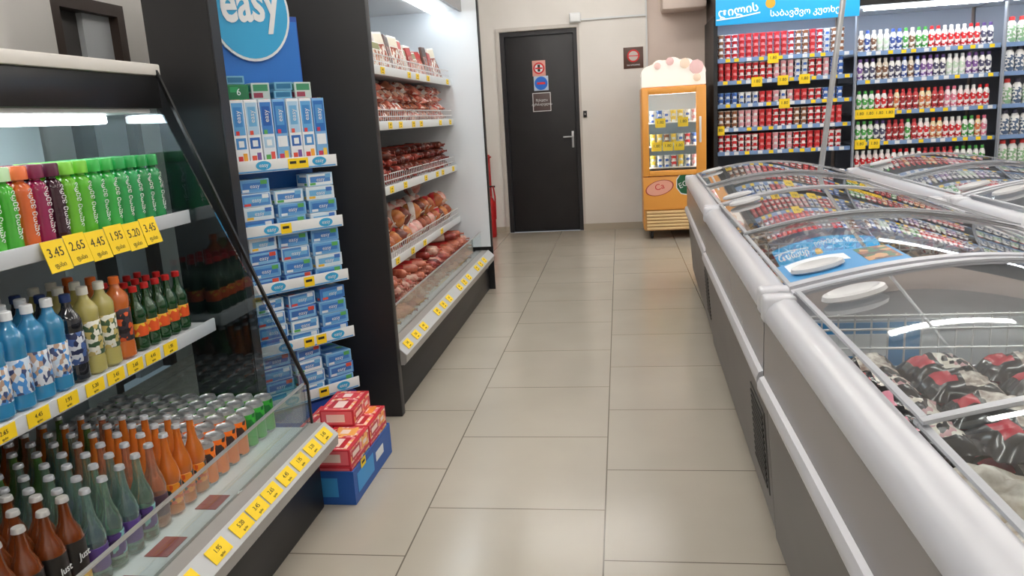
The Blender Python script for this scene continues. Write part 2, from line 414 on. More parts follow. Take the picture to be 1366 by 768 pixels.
for row in range(3):
    for i in range(13):
        spawn('drink_bottle', protos[i], (-1.425 - row * .06, 1.59 + i * .0545, 1.041), '%s plastic drink bottle on the upper cooler shelf' % nm[i], 'bottle', 'bottles on the upper cooler shelf')
for i in range(6):
    spawn('price_tag', BIG[i % 5], (-1.360, 1.70 + i * .0785, 1.018 + .004 * (i % 2)), 'yellow paper price tag clipped on the upper shelf rail', 'price tag', 'yellow price tags on the cooler shelves')
for i, y in enumerate([1.3, 1.42, 1.525, 1.625, 1.725, 1.81, 1.895, 1.98, 2.07]):
    spawn('price_tag', SML[i % 5], (-1.3395, y, .674), 'yellow paper price tag on the middle shelf rail', 'price tag', 'yellow price tags on the cooler shelves')
for i, y in enumerate([1.18, 1.33, 1.46, 1.6, 1.72, 1.81, 1.9, 2.0, 2.1, 2.2, 2.3]):
    spawn('price_tag', FLT[i % 5], (-.992, y, .2965), 'yellow paper price tag on the front bumper rail', 'price tag', 'yellow price tags on the cooler bumper')

def soda_bottle(h, r, liquid, label, cap, lab2=None, neck=.35, text=None, tcol=None, lo=.3, hi=.82, trans=.35, slim=False):
    m = mat(liquid, .06, coat=1.0, trans=trans); lm = lab2 or mat(label, .4); cm = mat(cap, .3, .5 if slim else 0)
    zb = h * (1 - neck)
    nr = .32 if slim else .36
    body = MB(m).lathe([(0, .003), (r * .7, 0), (r, .008), (r, zb * .25), (r * .96, zb * .28), (r * .96, zb * .85), (r, zb * .88), (r, zb), (r * .82, zb + h * neck * .2), (r * (.5 if slim else .47), zb + h * neck * .42), (r * (.4 if slim else .38), zb + h * neck * .6), (r * nr, h * .95), (0, h * .95)], 18).done()
    lab = MB(lm).lathe([(r * .97, zb * lo), (r * 1.005, zb * (lo + .01)), (r * 1.005, zb * (hi - .01)), (r * .97, zb * hi)], 18).done()
    c0 = .955 if slim else .91
    capm = MB(cm).lathe([(r * .36, h * c0), (r * .46, h * c0), (r * (.42 if slim else .46), h * .99), (r * .38, h), (0, h)], 14).done()
    out = [('drink_bottle', body), ('bottle_label', lab), ('bottle_cap', capm)]
    if text:
        out.append(('label_lettering', text_mesh(text, r * .75, tcol, T(r * 1.02, 0, zb * (lo + hi) / 2 + .01) @ RXX, .0006)))
    return out
SPORT = [soda_bottle(.235, .031, (70, 185, 242), None, (240, 244, 248), pat([(235, 238, 242), (205, 222, 240), (225, 228, 235), (60, 76, 120), (190, 160, 140), (80, 150, 220)], 110, .4, s, (1, 1, .7)), .27, lo=.22, hi=.72, trans=.55) for s in range(3)]
SPORTD = soda_bottle(.235, .031, (30, 110, 200), None, (40, 110, 200), pat([(30, 60, 130), (40, 150, 220), (230, 235, 240)], 90), .25)
DRK = soda_bottle(.23, .03, (30, 34, 44), None, (40, 60, 110), pat([(30, 40, 80), (60, 90, 150), (210, 215, 225)], 90), .3)
YGR = soda_bottle(.235, .031, (212, 202, 120), None, (235, 235, 225), pat([(60, 90, 60), (200, 180, 110), (230, 230, 220)], 90), .25)
ORG = soda_bottle(.235, .031, (235, 125, 50), None, (225, 110, 40), pat([(30, 28, 34), (220, 90, 40), (60, 50, 60)], 90), .25)
GRN = soda_bottle(.19, .026, (10, 74, 28), None, (190, 30, 30), pat([(225, 90, 40), (225, 90, 40), (240, 190, 60)], 80), .42, lo=.4, hi=.75)
for row in range(3):
    for i in range(10):
        y = 1.36 + i * .066
        if i < 6: p = SPORT[(i + row) % 3] if i else SPORTD; lb = 'blue isotonic drink bottle with white printed label'
        elif i == 6: p, lb = DRK, 'dark drink bottle with blue label'
        elif i in (7, 8): p, lb = YGR, 'pale yellow drink bottle with green label'
        else: p, lb = ORG, 'orange drink bottle with dark label'
        spawn('drink_bottle', p, (-1.405 - row * .07, y, .681), lb, 'bottle', 'bottles on the middle cooler shelf')
    for i in range(5):
        spawn('drink_bottle', GRN, (-1.405 - row * .065, 2.03 + i * .056, .681), 'green glass soda bottle with orange label', 'bottle', 'bottles on the middle cooler shelf')
def juice():
    p = soda_bottle(.24, .03, (130, 62, 24), None, (215, 215, 215), mat((38, 32, 30), .35), .4, 'Just', WHITE, lo=.34, hi=1.0, trans=.3, slim=True)
    r = .0302
    p.append(('fruit_print', MB(pat([(245, 175, 45), (240, 150, 40), (250, 200, 80)], 60)).lathe([(r - .0002, .01), (r + .0006, .012), (r + .0006, .062), (r, .066)], 18).done()))
    return p
JUST = juice()
def lem(liq, lab, cols=None, tr=.65):
    return soda_bottle(.225, .0275, liq, lab, (205, 210, 218), pat(cols, 90) if cols else None, neck=.5, lo=.3, hi=.8, trans=tr, slim=True)
CLEAR = lem((185, 222, 214), (92, 66, 140), None, .85)
CLEAR2 = lem((190, 226, 205), None, [(85, 60, 130), (130, 190, 190), (60, 45, 90)], .85)
OJ = lem((250, 146, 56), None, [(240, 150, 40), (220, 90, 30), (40, 60, 60), (240, 150, 40)], .5)
PCH = lem((230, 165, 132), (80, 55, 70), None, .7)
PNK = lem((232, 150, 160), None, [(150, 60, 90), (230, 180, 190), (90, 50, 80)], .7)
GRD = lem((130, 190, 110), (40, 60, 50), None, .7)
def can(c1, c2):
    b = MB(pat([c1, c2, c1, c1], 55), SILVER).lathe([(0, .003, 1), (.024, 0, 1), (.0305, .008, 0), (.0305, .112, 1), (.026, .121, 1), (.026, .123, 1), (.023, .119, 1), (0, .119, 1)], 16).done()
    t = MB(SILVER).box(-.008, .012, -.006, .006, .1195, .1215, 0, .0005).done()
    return [('drink_can', b), ('can_tab', t)]
CANS = [can((60, 170, 60), (30, 110, 50)), can((240, 120, 30), (60, 50, 50)), can((245, 135, 40), (235, 110, 30)), can((120, 190, 90), (240, 240, 230))]
y = .95
ys = []
while y < 1.89: ys.append(y); y += .0625
for row in range(9):
    x = -1.2 - row * .0665
    for i, y in enumerate(ys):
        jx, jy = R.uniform(-.003, .003), R.uniform(-.002, .002)
        if y < 1.43: p, lb = (JUST, 'glass juice bottle with black and orange label')
        elif y < 1.64: p, lb = ((CLEAR, CLEAR2)[(i + row) % 2], 'pale glass lemonade bottle with purple label')
        elif y < 1.70: p, lb = (PNK, 'pink glass lemonade bottle with printed label')
        elif y < 1.76: p, lb = (PCH, 'peach coloured glass lemonade bottle with dark label')
        else: p, lb = (OJ, 'orange lemonade bottle with orange label')
        if row > 3 and y > 1.43:
            p, lb = R.choice([(CLEAR, 'pale glass lemonade bottle with purple label'), (PCH, 'peach coloured glass lemonade bottle with dark label'), (GRD, 'green glass lemonade bottle with dark label'), (OJ, 'orange lemonade bottle with orange label')])
        spawn('drink_bottle', p, (x + jx, y + jy, .3065), lb, 'bottle', 'glass bottles on the cooler deck')
for row in range(9):
    x = -1.2 - row * .0655
    for i in range(7):
        y = 1.935 + i * .064
        k = CANS[0] if (i % 2 or row % 3 == 0) else CANS[3]
        if i < 4: k = CANS[1 + row % 2]
        spawn('drink_can', k, (x, y, .3065), 'aluminium soda can with green print' if i > 3 else 'aluminium soda can with orange print', 'can', 'cans on the cooler deck')

u = Unit('divider_panel', 'tall black cladding panel at the end of the cooler', 'panel', (-1.45, 2.58, 0))
u.part('panel_board', MB(BLACK).box(-1.56, -1.33, 2.54, 2.6, 0, 2.6, 0, .003))
u.part('panel_edge', MB(mat((35, 35, 40), .35)).box(-1.329, -1.324, 2.54, 2.6, 0, 2.6))

# ============================================================ display stand
A = math.atan2(.770, .638)
BLUE = mat((25, 75, 165), .4); SKY = mat((55, 165, 215), .4); MID = mat((40, 115, 200), .4)
SM = (-1.2425, 2.84, 0)
st = root('display_stand', 'blue cardboard display stand with white shelf rails and round header', 'display stand', SM, A)
def sp(name, mb, parent=None, label=None):
    o = link(name, mb.done(name) if isinstance(mb, MB) else mb, parent=parent or st)
    if label: o['label'] = label
    return o
sp('back_board', MB(BLUE, WHITE, MID).box(-.208, .19, .17, .19, 0, 1.72, 0, .002).box(-.195, -.18, .1685, .1698, .02, 1.7, 1).box(-.15, .185, .1685, .1698, .02, 1.7, 2))
sp('base', MB(BLUE).box(-.2, .2, .02, .168, .0, .2, 0, .003))
sp('side_board', MB(BLUE, WHITE).box(-.208, -.2, .06, .1675, 0, 1.5).box(-.2095, -.2085, .085, .11, 0, 1.5, 1))
SZ = [1.15, .91, .69, .45, .23]
for si, z in enumerate(SZ):
    s = sp('shelf', MB(WHITE).box(-.2, .207, .006, .1675, z - .008, z, 0, .001))
    sp('shelf_rail', MB(WHITE, mat((90, 160, 215), .4)).box(-.207, .207, 0, .005, z - .012, z + .034, 0, .001).box(-.2, .2, -.0008, -.0001, z - .010, z - .004, 1), s)
    for k in (-.1, .13):
        mb = MB(SKY); mb.lathe([(0, 0), (.03, 0), (.03, .001), (0, .001)], 20, M=T(k, 0, z + .013) @ RX, sx=1, sy=.55)
        sp('rail_badge', mb, s)
        sp('rail_lettering', text_mesh('easy', .021, WHITE, T(k, -.0018, z + .014) @ RX, .0003), s)
    mb = MB(YEL, INK)
    for k in ((.02, .06), (-.04,), (.03,), (.0, .055), (.04,))[si]:
        mb.box(k - .022, k + .022, -.0018, -.001, z - .008, z + .03, 0).box(k - .015, k + .012, -.0022, -.0019, z + .01, z + .02, 1)
    sp('price_strip', mb, s)
h = sp('round_header', MB(SKY, WHITE).lathe([(0, 0, 1), (.160, 0, 1), (.160, .01, 1), (.151, .01, 0), (.151, .0112, 0), (0, .0112, 0)], 40, M=T(-.005, .168, 1.728) @ RX @ Matrix.Diagonal((1, 1.12, 1, 1))), label='round sky blue header with white rim')
sp('header_lettering', text_mesh('easy', .165, WHITE, T(-.005, .155, 1.76) @ RX @ Matrix.Rotation(.06, 4, 'Z') @ Matrix.Diagonal((.82, 1.25, 1, 1)), .001, bold=.004), h)
RA = Matrix.Translation(SM) @ Matrix.Rotation(A, 4, 'Z')
def carton(w, d_, h_, base, panels, text=None, tsize=.02, rot=0, tz=.5):
    body = MB(mat(base, .4)).box(-w / 2, w / 2, -d_ / 2, d_ / 2, 0, h_, 0, .0012, 1).done()
    ms = []
    for p in panels:
        m = mat(p[4], .4)
        if m not in ms: ms.append(m)
    mb = MB(*ms)
    for k, p in enumerate(panels):
        i = ms.index(mat(p[4], .4)); e = .0004 + .0002 * k
        a, b = -w / 2 + w * p[0], -w / 2 + w * p[1]; c, e2 = h_ * p[2], h_ * p[3]
        mb.box(a, b, -d_ / 2 - e, -d_ / 2, c, e2, i)
        a, b = -d_ / 2 + d_ * p[0], -d_ / 2 + d_ * p[1]
        mb.box(-w / 2 - e, -w / 2, a, b, c, e2, i)
        a, b = -w / 2 + w * p[0], -w / 2 + w * p[1]; c, e2 = -d_ / 2 + d_ * p[2], -d_ / 2 + d_ * p[3]
        mb.box(a, b, c, e2, h_, h_ + e, i)
    out = [('product_carton', body), ('carton_print', mb.done())]
    if text:
        k = .0008 + .0002 * len(panels)
        out.append(('carton_lettering', text_mesh(text, tsize, WHITE, T(0, -d_ / 2 - k, h_ * tz) @ RX @ Matrix.Rotation(rot, 4, 'Z'), .0003)))
    return out
LB, PB = (95, 165, 220), (170, 205, 232)
TALL = [carton(.05, .06, .25, base, [(.08, .92, .5, .96, c1), (.2, .8, .62, .9, c2), (.12, .88, .3, .46, c5), (.15, .5, .06, .2, c3), (.55, .85, .1, .24, c4), (.3, .7, .33, .42, (235, 240, 245)), (.2, .45, .5, .56, c3)], 'easy', .026, math.pi / 2, .76) for base, c1, c2, c3, c4, c5 in
        (((236, 240, 245), LB, (60, 135, 205), (215, 60, 60), (240, 170, 60), (70, 140, 205)), ((225, 234, 245), (60, 125, 200), (30, 90, 175), (90, 170, 90), (230, 90, 80), PB), ((236, 240, 245), PB, (110, 175, 222), (220, 80, 60), (120, 90, 160), (40, 100, 180)), ((120, 175, 225), (40, 110, 190), (80, 150, 210), (200, 60, 90), (240, 200, 80), (235, 240, 245)))]
FLAT = [carton(.118, .075, .05, b_, [(.04, .96, .08, .92, c1), (.1, .9, .3, .75, c2), (.08, .3, .1, .28, c3), (.7, .92, .6, .9, c4)], 'easy', .022) for b_, c1, c2, c3, c4 in
        (((80, 135, 205), (60, 120, 195), (95, 165, 220), (230, 90, 70), (230, 235, 240)), ((140, 190, 228), (100, 160, 215), (60, 120, 195), (235, 240, 245), (90, 170, 90)), ((225, 235, 245), (215, 230, 242), (110, 175, 222), (240, 190, 60), (60, 110, 190)), ((60, 110, 190), (130, 185, 225), (60, 110, 185), (235, 235, 240), (220, 80, 60)), ((200, 222, 238), (75, 135, 205), (110, 175, 222), (230, 80, 70), (235, 240, 245)), ((170, 205, 232), (235, 240, 245), (75, 135, 205), (90, 170, 90), (110, 175, 222)))]
TEA = [carton(.08, .06, .055, (30, 120, 75), [(.06, .94, .1, .9, (30, 110, 70)), (.1, .5, .5, .85, (40, 150, 90))], '6', .035), carton(.07, .06, .06, (190, 205, 200), [(.1, .9, .5, .9, (60, 140, 100)), (.1, .6, .1, .4, (150, 60, 80))]), carton(.07, .055, .03, (110, 170, 200), [(.1, .9, .2, .8, (40, 110, 150))])]
def on_stand(name, p, x, y, z, lb, rz=0):
    w = RA @ Vector((x, y, z))
    spawn(name, p, w, lb, 'carton', 'cartons on the display stand', (0, 0, A + rz))
for r_ in range(2):
    for i in range(7):
        on_stand('product_carton', TALL[(i // 2 + r_ + (i % 2) * 2) % 4], -.17 + i * .0545, .04 + r_ * .066, 1.151, 'tall white and blue cardboard carton on display stand', R.uniform(-.03, .03))
for (x, k, z) in ((-.13, 0, 0), (-.04, 1, 0), (.04, 2, 0), (.12, 1, 0), (-.135, 2, .056), (.045, 2, .031)):
    on_stand('product_carton', TEA[k], x, .1 if x < 0 else .08, 1.4035 + z, 'small green and white carton stacked on tall cartons', R.uniform(-.1, .1))
for si, z in enumerate(SZ[1:]):
    for lay in range(4):
        for i in range(3):
            hh = z + .001 + lay * .0512
            if lay == 3 and R.random() < .3: continue
            on_stand('product_carton', FLAT[R.randrange(6)], -.137 + i * .1345 + (.005 if lay % 2 else 0), .055 + (.01 if lay == 3 else 0), hh, 'small blue and white carton stacked on display stand', R.uniform(-.1, .1) * (1.6 if lay == 3 else .5))
            if lay < 3: on_stand('product_carton', FLAT[R.randrange(6)], -.135 + i * .132, .13, hh, 'small blue and white carton stacked on display stand', R.uniform(-.02, .02))

# promo tray on floor
u = Unit('promo_tray', 'blue cardboard tray holding red cartons on the floor', 'cardboard tray', (-1.08, 2.6, 0))
u.part('tray_body', MB(mat((30, 85, 165), .5)).box(-1.225, -.94, 2.385, 2.825, 0.001, .012).box(-.945, -.94, 2.385, 2.825, .012, .125).box(-1.225, -1.22, 2.385, 2.825, .012, .125).box(-1.22, -.945, 2.385, 2.39, .012, .125).box(-1.22, -.945, 2.82, 2.825, .012, .125))
u.part('tray_print', MB(mat((60, 150, 215), .5), WHITE).box(-.9398, -.9388, 2.42, 2.6, .03, .1, 0).box(-.9398, -.9386, 2.63, 2.72, .05, .085, 1).box(-1.18, -1.0, 2.3838, 2.3848, .03, .1, 0))
u.part('price_label', MB(YEL, INK).box(-.9392, -.938, 2.465, 2.515, .1, .13, 0).box(-.938, -.9376, 2.475, 2.505, .112, .121, 1))
def redbox(c):
    b = MB(mat((205, 45, 60), .4)).box(-.065, .065, -.105, .105, 0, .062, 0, .0015, 1).done()
    ms = [mat((238, 110, 120), .35), mat((250, 225, 215), .35), mat(c, .35), mat((190, 30, 45), .35), pat([(240, 130, 140), (250, 220, 200), (200, 40, 50), (250, 190, 110)], 60)]
    p = MB(*ms)
    for f in (0, 1):
        if f == 0:
            q = lambda a, b_, c_, d_, i, e=.0005: p.box(.065, .065 + e, -.105 + .21 * a, -.105 + .21 * b_, .062 * c_, .062 * d_, i)
        else:
            q = lambda a, b_, c_, d_, i, e=.0005: p.box(-.065 + .13 * c_, -.065 + .13 * d_, -.105 + .21 * a, -.105 + .21 * b_, .062, .062 + e, i)
        q(.04, .96, .1, .9, 4); q(.08, .5, .2, .8, 3, .0009); q(.12, .45, .35, .65, 1, .0012); q(.6, .9, .2, .8, 2, .0009); q(.66, .84, .35, .6, 1, .0012)
    p.box(-.058, .058, -.1055, -.105, .006, .056, 0).box(-.04, .03, -.106, -.1055, .015, .045, 1)
    return [('snack_carton', b), ('carton_print', p.done())]
RB = [redbox(c) for c in ((240, 150, 60), (225, 70, 80), (90, 150, 190), (250, 180, 90))]
for lay in range(3):
    for i in range(2):
        for j in range(2):
            spawn('snack_carton', RB[(i + j + lay) % 4], (-1.15 + j * .136, 2.50 + i * .2125, .013 + lay * .063), 'red and pink printed snack carton in the blue tray', 'carton', 'red cartons in the promo tray', (0, 0, R.uniform(-.01, .01)))
spawn('snack_carton', RB[1], (-1.07, 2.71, .013 + 3 * .063), 'red and pink snack carton lying loose on the stack', 'carton', 'red cartons in the promo tray', (0, 0, .03))

# ============================================================ OPEN COOLER 2 (meat)
Y0, Y1 = 3.2, 5.84
u = Unit('open_refrigerator', 'tall open refrigerator of sausages with black end panel', 'refrigerator', (-1.45, 4.5, 0))
u.part('base', MB(BLACK).box(-1.9, -1.03, Y0 + .052, Y1, 0, .225, 0, .004))
u.part('end_panel', MB(BLACK).box(-1.9, -1.0, Y0, Y0 + .05, 0, 2.3, 0, .004), label='solid black end panel')
u.part('end_panel', MB(mat((225, 230, 235), .35), BLACK).box(-1.9, -.995, Y1 - .05, Y1 - .012, .34, 2.3, 0).box(-1.9, -.985, Y1 - .011, Y1 + .005, 0, 2.3, 1).box(-.994, -.984, Y1 - .05, Y1 - .012, .34, 2.3, 1), label='white lined end panel with black edge')
front_edge(u, Y0 + .052, Y1 - .052)
u.part('deck', MB(OFFW).box(-1.86, -1.08, Y0 + .052, Y1 - .052, .28, .305, 0, .003))
u.part('back_panel', MB(mat((205, 210, 214), .4)).box(-1.9, -1.861, Y0 + .052, Y1 - .052, .226, 2.05))
u.part('canopy', MB(BLACKG, OFFW, GREYP).box(-1.9, -1.12, Y0 + .052, Y1 - .052, 2.075, 2.28, 0, .004).box(-1.858, -1.14, Y0 + .06, Y1 - .06, 2.06, 2.074, 1).box(-1.119, -1.1, Y0 + .052, Y1 - .052, 2.05, 2.28, 2))
u.part('light_tube', MB(TUBE).box(-1.3, -1.22, Y0 + .1, Y1 - .1, 2.03, 2.0595, 0, .006), label='glowing cool white tube under canopy')
MZ = [1.575, 1.294, .96, .575]
for z in MZ:
    s = u.part('shelf', MB(OFFW).box(-1.86, -1.222, Y0 + .055, Y1 - .055, z - .02, z, 0, .002))
    u.part('shelf_rail', MB(mat((225, 228, 230), .3)).box(-1.221, -1.212, Y0 + .055, Y1 - .055, z - .035, z + .012, 0, .002), parent=s)
    mb = MB(WIRE)
    for zz in (.035, .07): mb.tube([(-1.226, Y0 + .06, z + zz), (-1.226, Y1 - .06, z + zz)], .0032, 5)
    for k in range(64): mb.tube([(-1.226, Y0 + .07 + k * .0395, z + .001), (-1.226, Y0 + .07 + k * .0395, z + .07)], .002, 4)
    u.part('wire_fence', mb, parent=s)
    for i in range(9):
        y = 3.6 + i * .25 + R.uniform(-.06, .06)
        if R.random() < .75:
            spawn('price_tag', SML[i % 5], (-1.2105, y, z - .012), 'yellow price tag on the sausage cooler shelf rail', 'price tag', 'price tags on the sausage cooler')
for i in range(16):
    if i % 4 != 3: spawn('price_tag', FLT[i % 5], (-.992, 3.36 + i * .15, .2965), 'yellow paper price tag on the front bumper rail', 'price tag', 'price tags on the sausage cooler')
def capsule(L_, r, m1, m2=None, ends=None):
    m2 = m2 or m1; ends = ends or m1
    M = Matrix.Rotation(math.pi / 2, 4, 'Y')
    b = MB(m1, m2).lathe([(0, -L_ / 2, 0), (r * .35, -L_ / 2 + .004, 0), (r * .8, -L_ / 2 + r * .5, 0), (r, -L_ / 2 + r, 0), (r, -L_ * .2, 1), (r * 1.01, -L_ * .19, 1), (r * 1.01, L_ * .2, 1), (r, L_ * .21, 0), (r, L_ / 2 - r, 0), (r * .8, L_ / 2 - r * .5, 0), (r * .35, L_ / 2 - .004, 0), (0, L_ / 2, 0)], 12, M=M).done()
    c = MB(ends).lathe([(0, L_ / 2, 0), (r * .3, L_ / 2, 0), (r * .2, L_ / 2 + .012, 0), (r * .35, L_ / 2 + .02, 0), (0, L_ / 2 + .022, 0)], 8, M=M).done()
    return [('sausage', b), ('sausage_tip', c)]
SAL = [capsule(.3, .024, noisy((104, 38, 28), (70, 26, 22), 40, .2), mat((170, 54, 40), .25), mat((120, 36, 30), .4)),
       capsule(.3, .022, noisy((130, 58, 38), (88, 38, 28), 50, .2), mat((210, 186, 166), .25), mat((150, 62, 50), .4)),
       capsule(.28, .025, noisy((78, 32, 26), (110, 46, 34), 30, .2), mat((140, 36, 34), .25), mat((100, 30, 28), .4)),
       capsule(.29, .023, noisy((170, 66, 48), (120, 42, 34), 30, .2), mat((222, 204, 174), .25), mat((170, 62, 48), .4))]
def rowsaus(z, layers, x, pitch, protos_, lb, grp, y0=3.3, y1=5.74, r=.025, yaw=.08):
    n = int((y1 - y0) / pitch)
    for lay in range(layers):
        blk = 0
        for i in range(n - (lay % 2)):
            if R.random() < .4: blk = R.randrange(len(protos_))
            if lay == layers - 1 and R.random() < .35: continue
            a = R.uniform(-yaw, yaw) * (3 if lay == layers - 1 else .6)
            spawn('sausage', protos_[blk], (x - .01 * lay + R.uniform(-.03, .03), y0 + r + (i + .5 * (lay % 2)) * pitch, z + r + .001 + lay * r * 1.85), lb, 'sausage', grp, (R.uniform(0, 6), R.uniform(-.06, .06) if lay == layers - 1 else 0, a))
rowsaus(.96, 4, -1.40, .0625, SAL, 'dark red cured sausage lying on shelf', 'cured sausages on the third shelf')
RS = [capsule(.3, .026, noisy((160, 58, 46), (120, 40, 36), 30, .2), mat((230, 212, 194), .25)), capsule(.3, .026, noisy((195, 116, 90), (160, 78, 60), 30, .2), mat((180, 46, 44), .25)), capsule(.28, .026, noisy((120, 40, 36), (90, 32, 30), 30, .2), mat((220, 176, 116), .25)), capsule(.28, .026, noisy((214, 188, 170), (170, 76, 64), 24, .2), mat((160, 42, 46), .25))]
rowsaus(.305, 4, -1.27, .066, RS, 'brown and red cooked sausage on the deck', 'sausages on the deck', yaw=.12, r=.027)
def ham(c1, c2, band):
    b = MB(noisy(c1, c2, 14, .25)).lathe([(0, -.062), (.03, -.056), (.052, -.035), (.06, 0), (.052, .035), (.03, .056), (.012, .064), (0, .075)], 16, M=Matrix.Rotation(math.pi / 2 * .9, 4, 'Y')).done()
    l_ = MB(band).lathe([(.0605, -.018), (.0618, -.015), (.0618, .015), (.0605, .018)], 16, M=Matrix.Rotation(math.pi / 2 * .9, 4, 'Y')).done()
    t = MB(mat((220, 210, 190), .6)).tube([(.058, 0, -.012), (.075, 0, .0), (.088, 0, .008)], .004, 6).done()
    return [('ham', b), ('ham_band', l_), ('string_loop', t)]
WR = mat((236, 228, 222), .3); RB2 = mat((196, 36, 40), .3)
HM = [ham((206, 120, 62), (150, 72, 38), RB2), ham((196, 60, 50), (232, 205, 190), WR), ham((178, 92, 54), (120, 52, 32), mat((225, 195, 80), .3)), ham((190, 50, 44), (235, 200, 190), WR), ham((136, 62, 42), (96, 40, 30), RB2), ham((216, 150, 84), (180, 96, 52), WR)]
hn = ['golden brown smoked', 'pink and white wrapped', 'brown', 'red and white wrapped', 'dark brown smoked', 'yellow brown']
for lay in range(3):
    blk = 0
    for i in range(19 - lay):
        for row in range(2):
            if i % 3 == 0: blk = R.randrange(6)
            if lay == 2 and (R.random() < .5 or row == 0): continue
            if lay == 1 and R.random() < .15: continue
            k = (blk + row + (1 if R.random() < .3 else 0)) % 6
            spawn('ham', HM[k], (-1.31 - row * .15 - lay * .02, 3.37 + (i + .5 * lay) * .126, .575 + .064 + lay * .1), '%s round ham on the lower shelf' % hn[k], 'ham', 'hams on the fourth shelf', (R.uniform(-.3, .3), R.uniform(-.3, .3), R.uniform(-.5, .5)))
def pillow(l, w, h_, m, seed=0, bands=None):
    rr = random.Random(seed); mb = MB(*(m if isinstance(m, (list, tuple)) else [m]))
    ph = [rr.uniform(0, 6) for _ in range(6)]
    def zz(uu, vv):
        e = (1 - abs(2 * uu - 1) ** 3.5) * (1 - abs(2 * vv - 1) ** 3.5)
        return e * (1 + .16 * math.sin(uu * 11 + ph[0]) * math.sin(vv * 9 + ph[1]) + .1 * math.sin(uu * 23 + ph[2]) * math.cos(vv * 19 + ph[3]))
    def top_(uu, vv): return (l * (uu - .5) * (1 + .02 * math.sin(vv * 20)), w * (vv - .5) * (1 + .02 * math.sin(uu * 17)), h_ * .32 + h_ * .68 * zz(uu, vv))
    def bot_(uu, vv): return (l * (uu - .5) * (1 + .02 * math.sin(vv * 20)), w * (vv - .5) * (1 + .02 * math.sin(uu * 17)), h_ * .32 - h_ * .32 * min(1, zz(uu, vv)))
    mf = (lambda a, b: bands(a, b)) if bands else None
    mb.sheet(top_, 14, 12, mf=mf); mb.sheet(bot_, 14, 12, mf=mf)
    bmesh.ops.remove_doubles(mb.bm, verts=mb.bm.verts, dist=.0004)
    bmesh.ops.recalc_face_normals(mb.bm, faces=mb.bm.faces)
    return mb.done(angle=70)
PK = [[('meat_pack', pillow(.2, .13, .075, pat(c, 44, .2, i), i))] for i, c in enumerate([
    [(205, 120, 100), (230, 210, 200), (170, 70, 56), (190, 110, 90)], [(170, 90, 70), (215, 170, 150), (235, 228, 222), (150, 64, 52)], [(130, 60, 44), (170, 104, 78), (230, 220, 212), (104, 44, 36)], [(215, 140, 120), (180, 60, 54), (235, 232, 228), (180, 90, 70)]])]
for i in range(17):
    for lay in range(4):
        if lay == 3 and R.random() < .5: continue
        spawn('meat_pack', PK[R.randrange(4)], (-1.35 - .01 * lay, 3.36 + i * .142 + (.03 * (lay % 2)), 1.297 + lay * .054), 'vacuum packed pink ham on the second shelf', 'packaged meat', 'meat packs on the second shelf', (R.uniform(-.12, .12), R.uniform(-.1, .14), R.uniform(-.45, .45)))
def card(cols, seed, hc, h_=.17, base=(232, 226, 218)):
    b = MB(mat(base, .4)).box(-.008, .008, -.055, .055, 0, h_, 0, .002).done()
    p = MB(pat(cols, 60, .25, seed)).box(.008, .0088, -.045, .045, .012, h_ * .68).done()
    q = MB(mat(hc, .4)).box(.008, .009, -.05, .05, h_ * .72, h_ * .95).done()
    return [('sliced_meat_pack', b), ('pack_window', p), ('pack_header', q)]
CP = [card([(180, 84, 66), (215, 160, 140), (140, 50, 42)], 1, (180, 40, 40), .17, (150, 50, 44)), card([(235, 225, 215), (190, 120, 96), (150, 70, 54)], 2, (225, 215, 195), .21), card([(120, 60, 45), (180, 110, 84), (90, 44, 34)], 3, (70, 50, 44), .2, (90, 60, 50)), card([(230, 222, 212), (160, 110, 84), (200, 150, 124)], 4, (130, 130, 84), .15), card([(200, 150, 130), (180, 90, 74), (225, 205, 190)], 5, (200, 60, 50), .19)]
for row in range(4):
    for i in range(20):
        spawn('sliced_meat_pack', CP[R.randrange(5)], (-1.26 - row * .07, 3.36 + i * .12, 1.577 + R.uniform(0, .004)), 'upright flat pack of sliced meat on the top shelf', 'packaged meat', 'sliced meat packs on the top shelf', (R.uniform(-.1, .1), -.22 + R.uniform(-.1, .08), R.uniform(-.25, .25)))

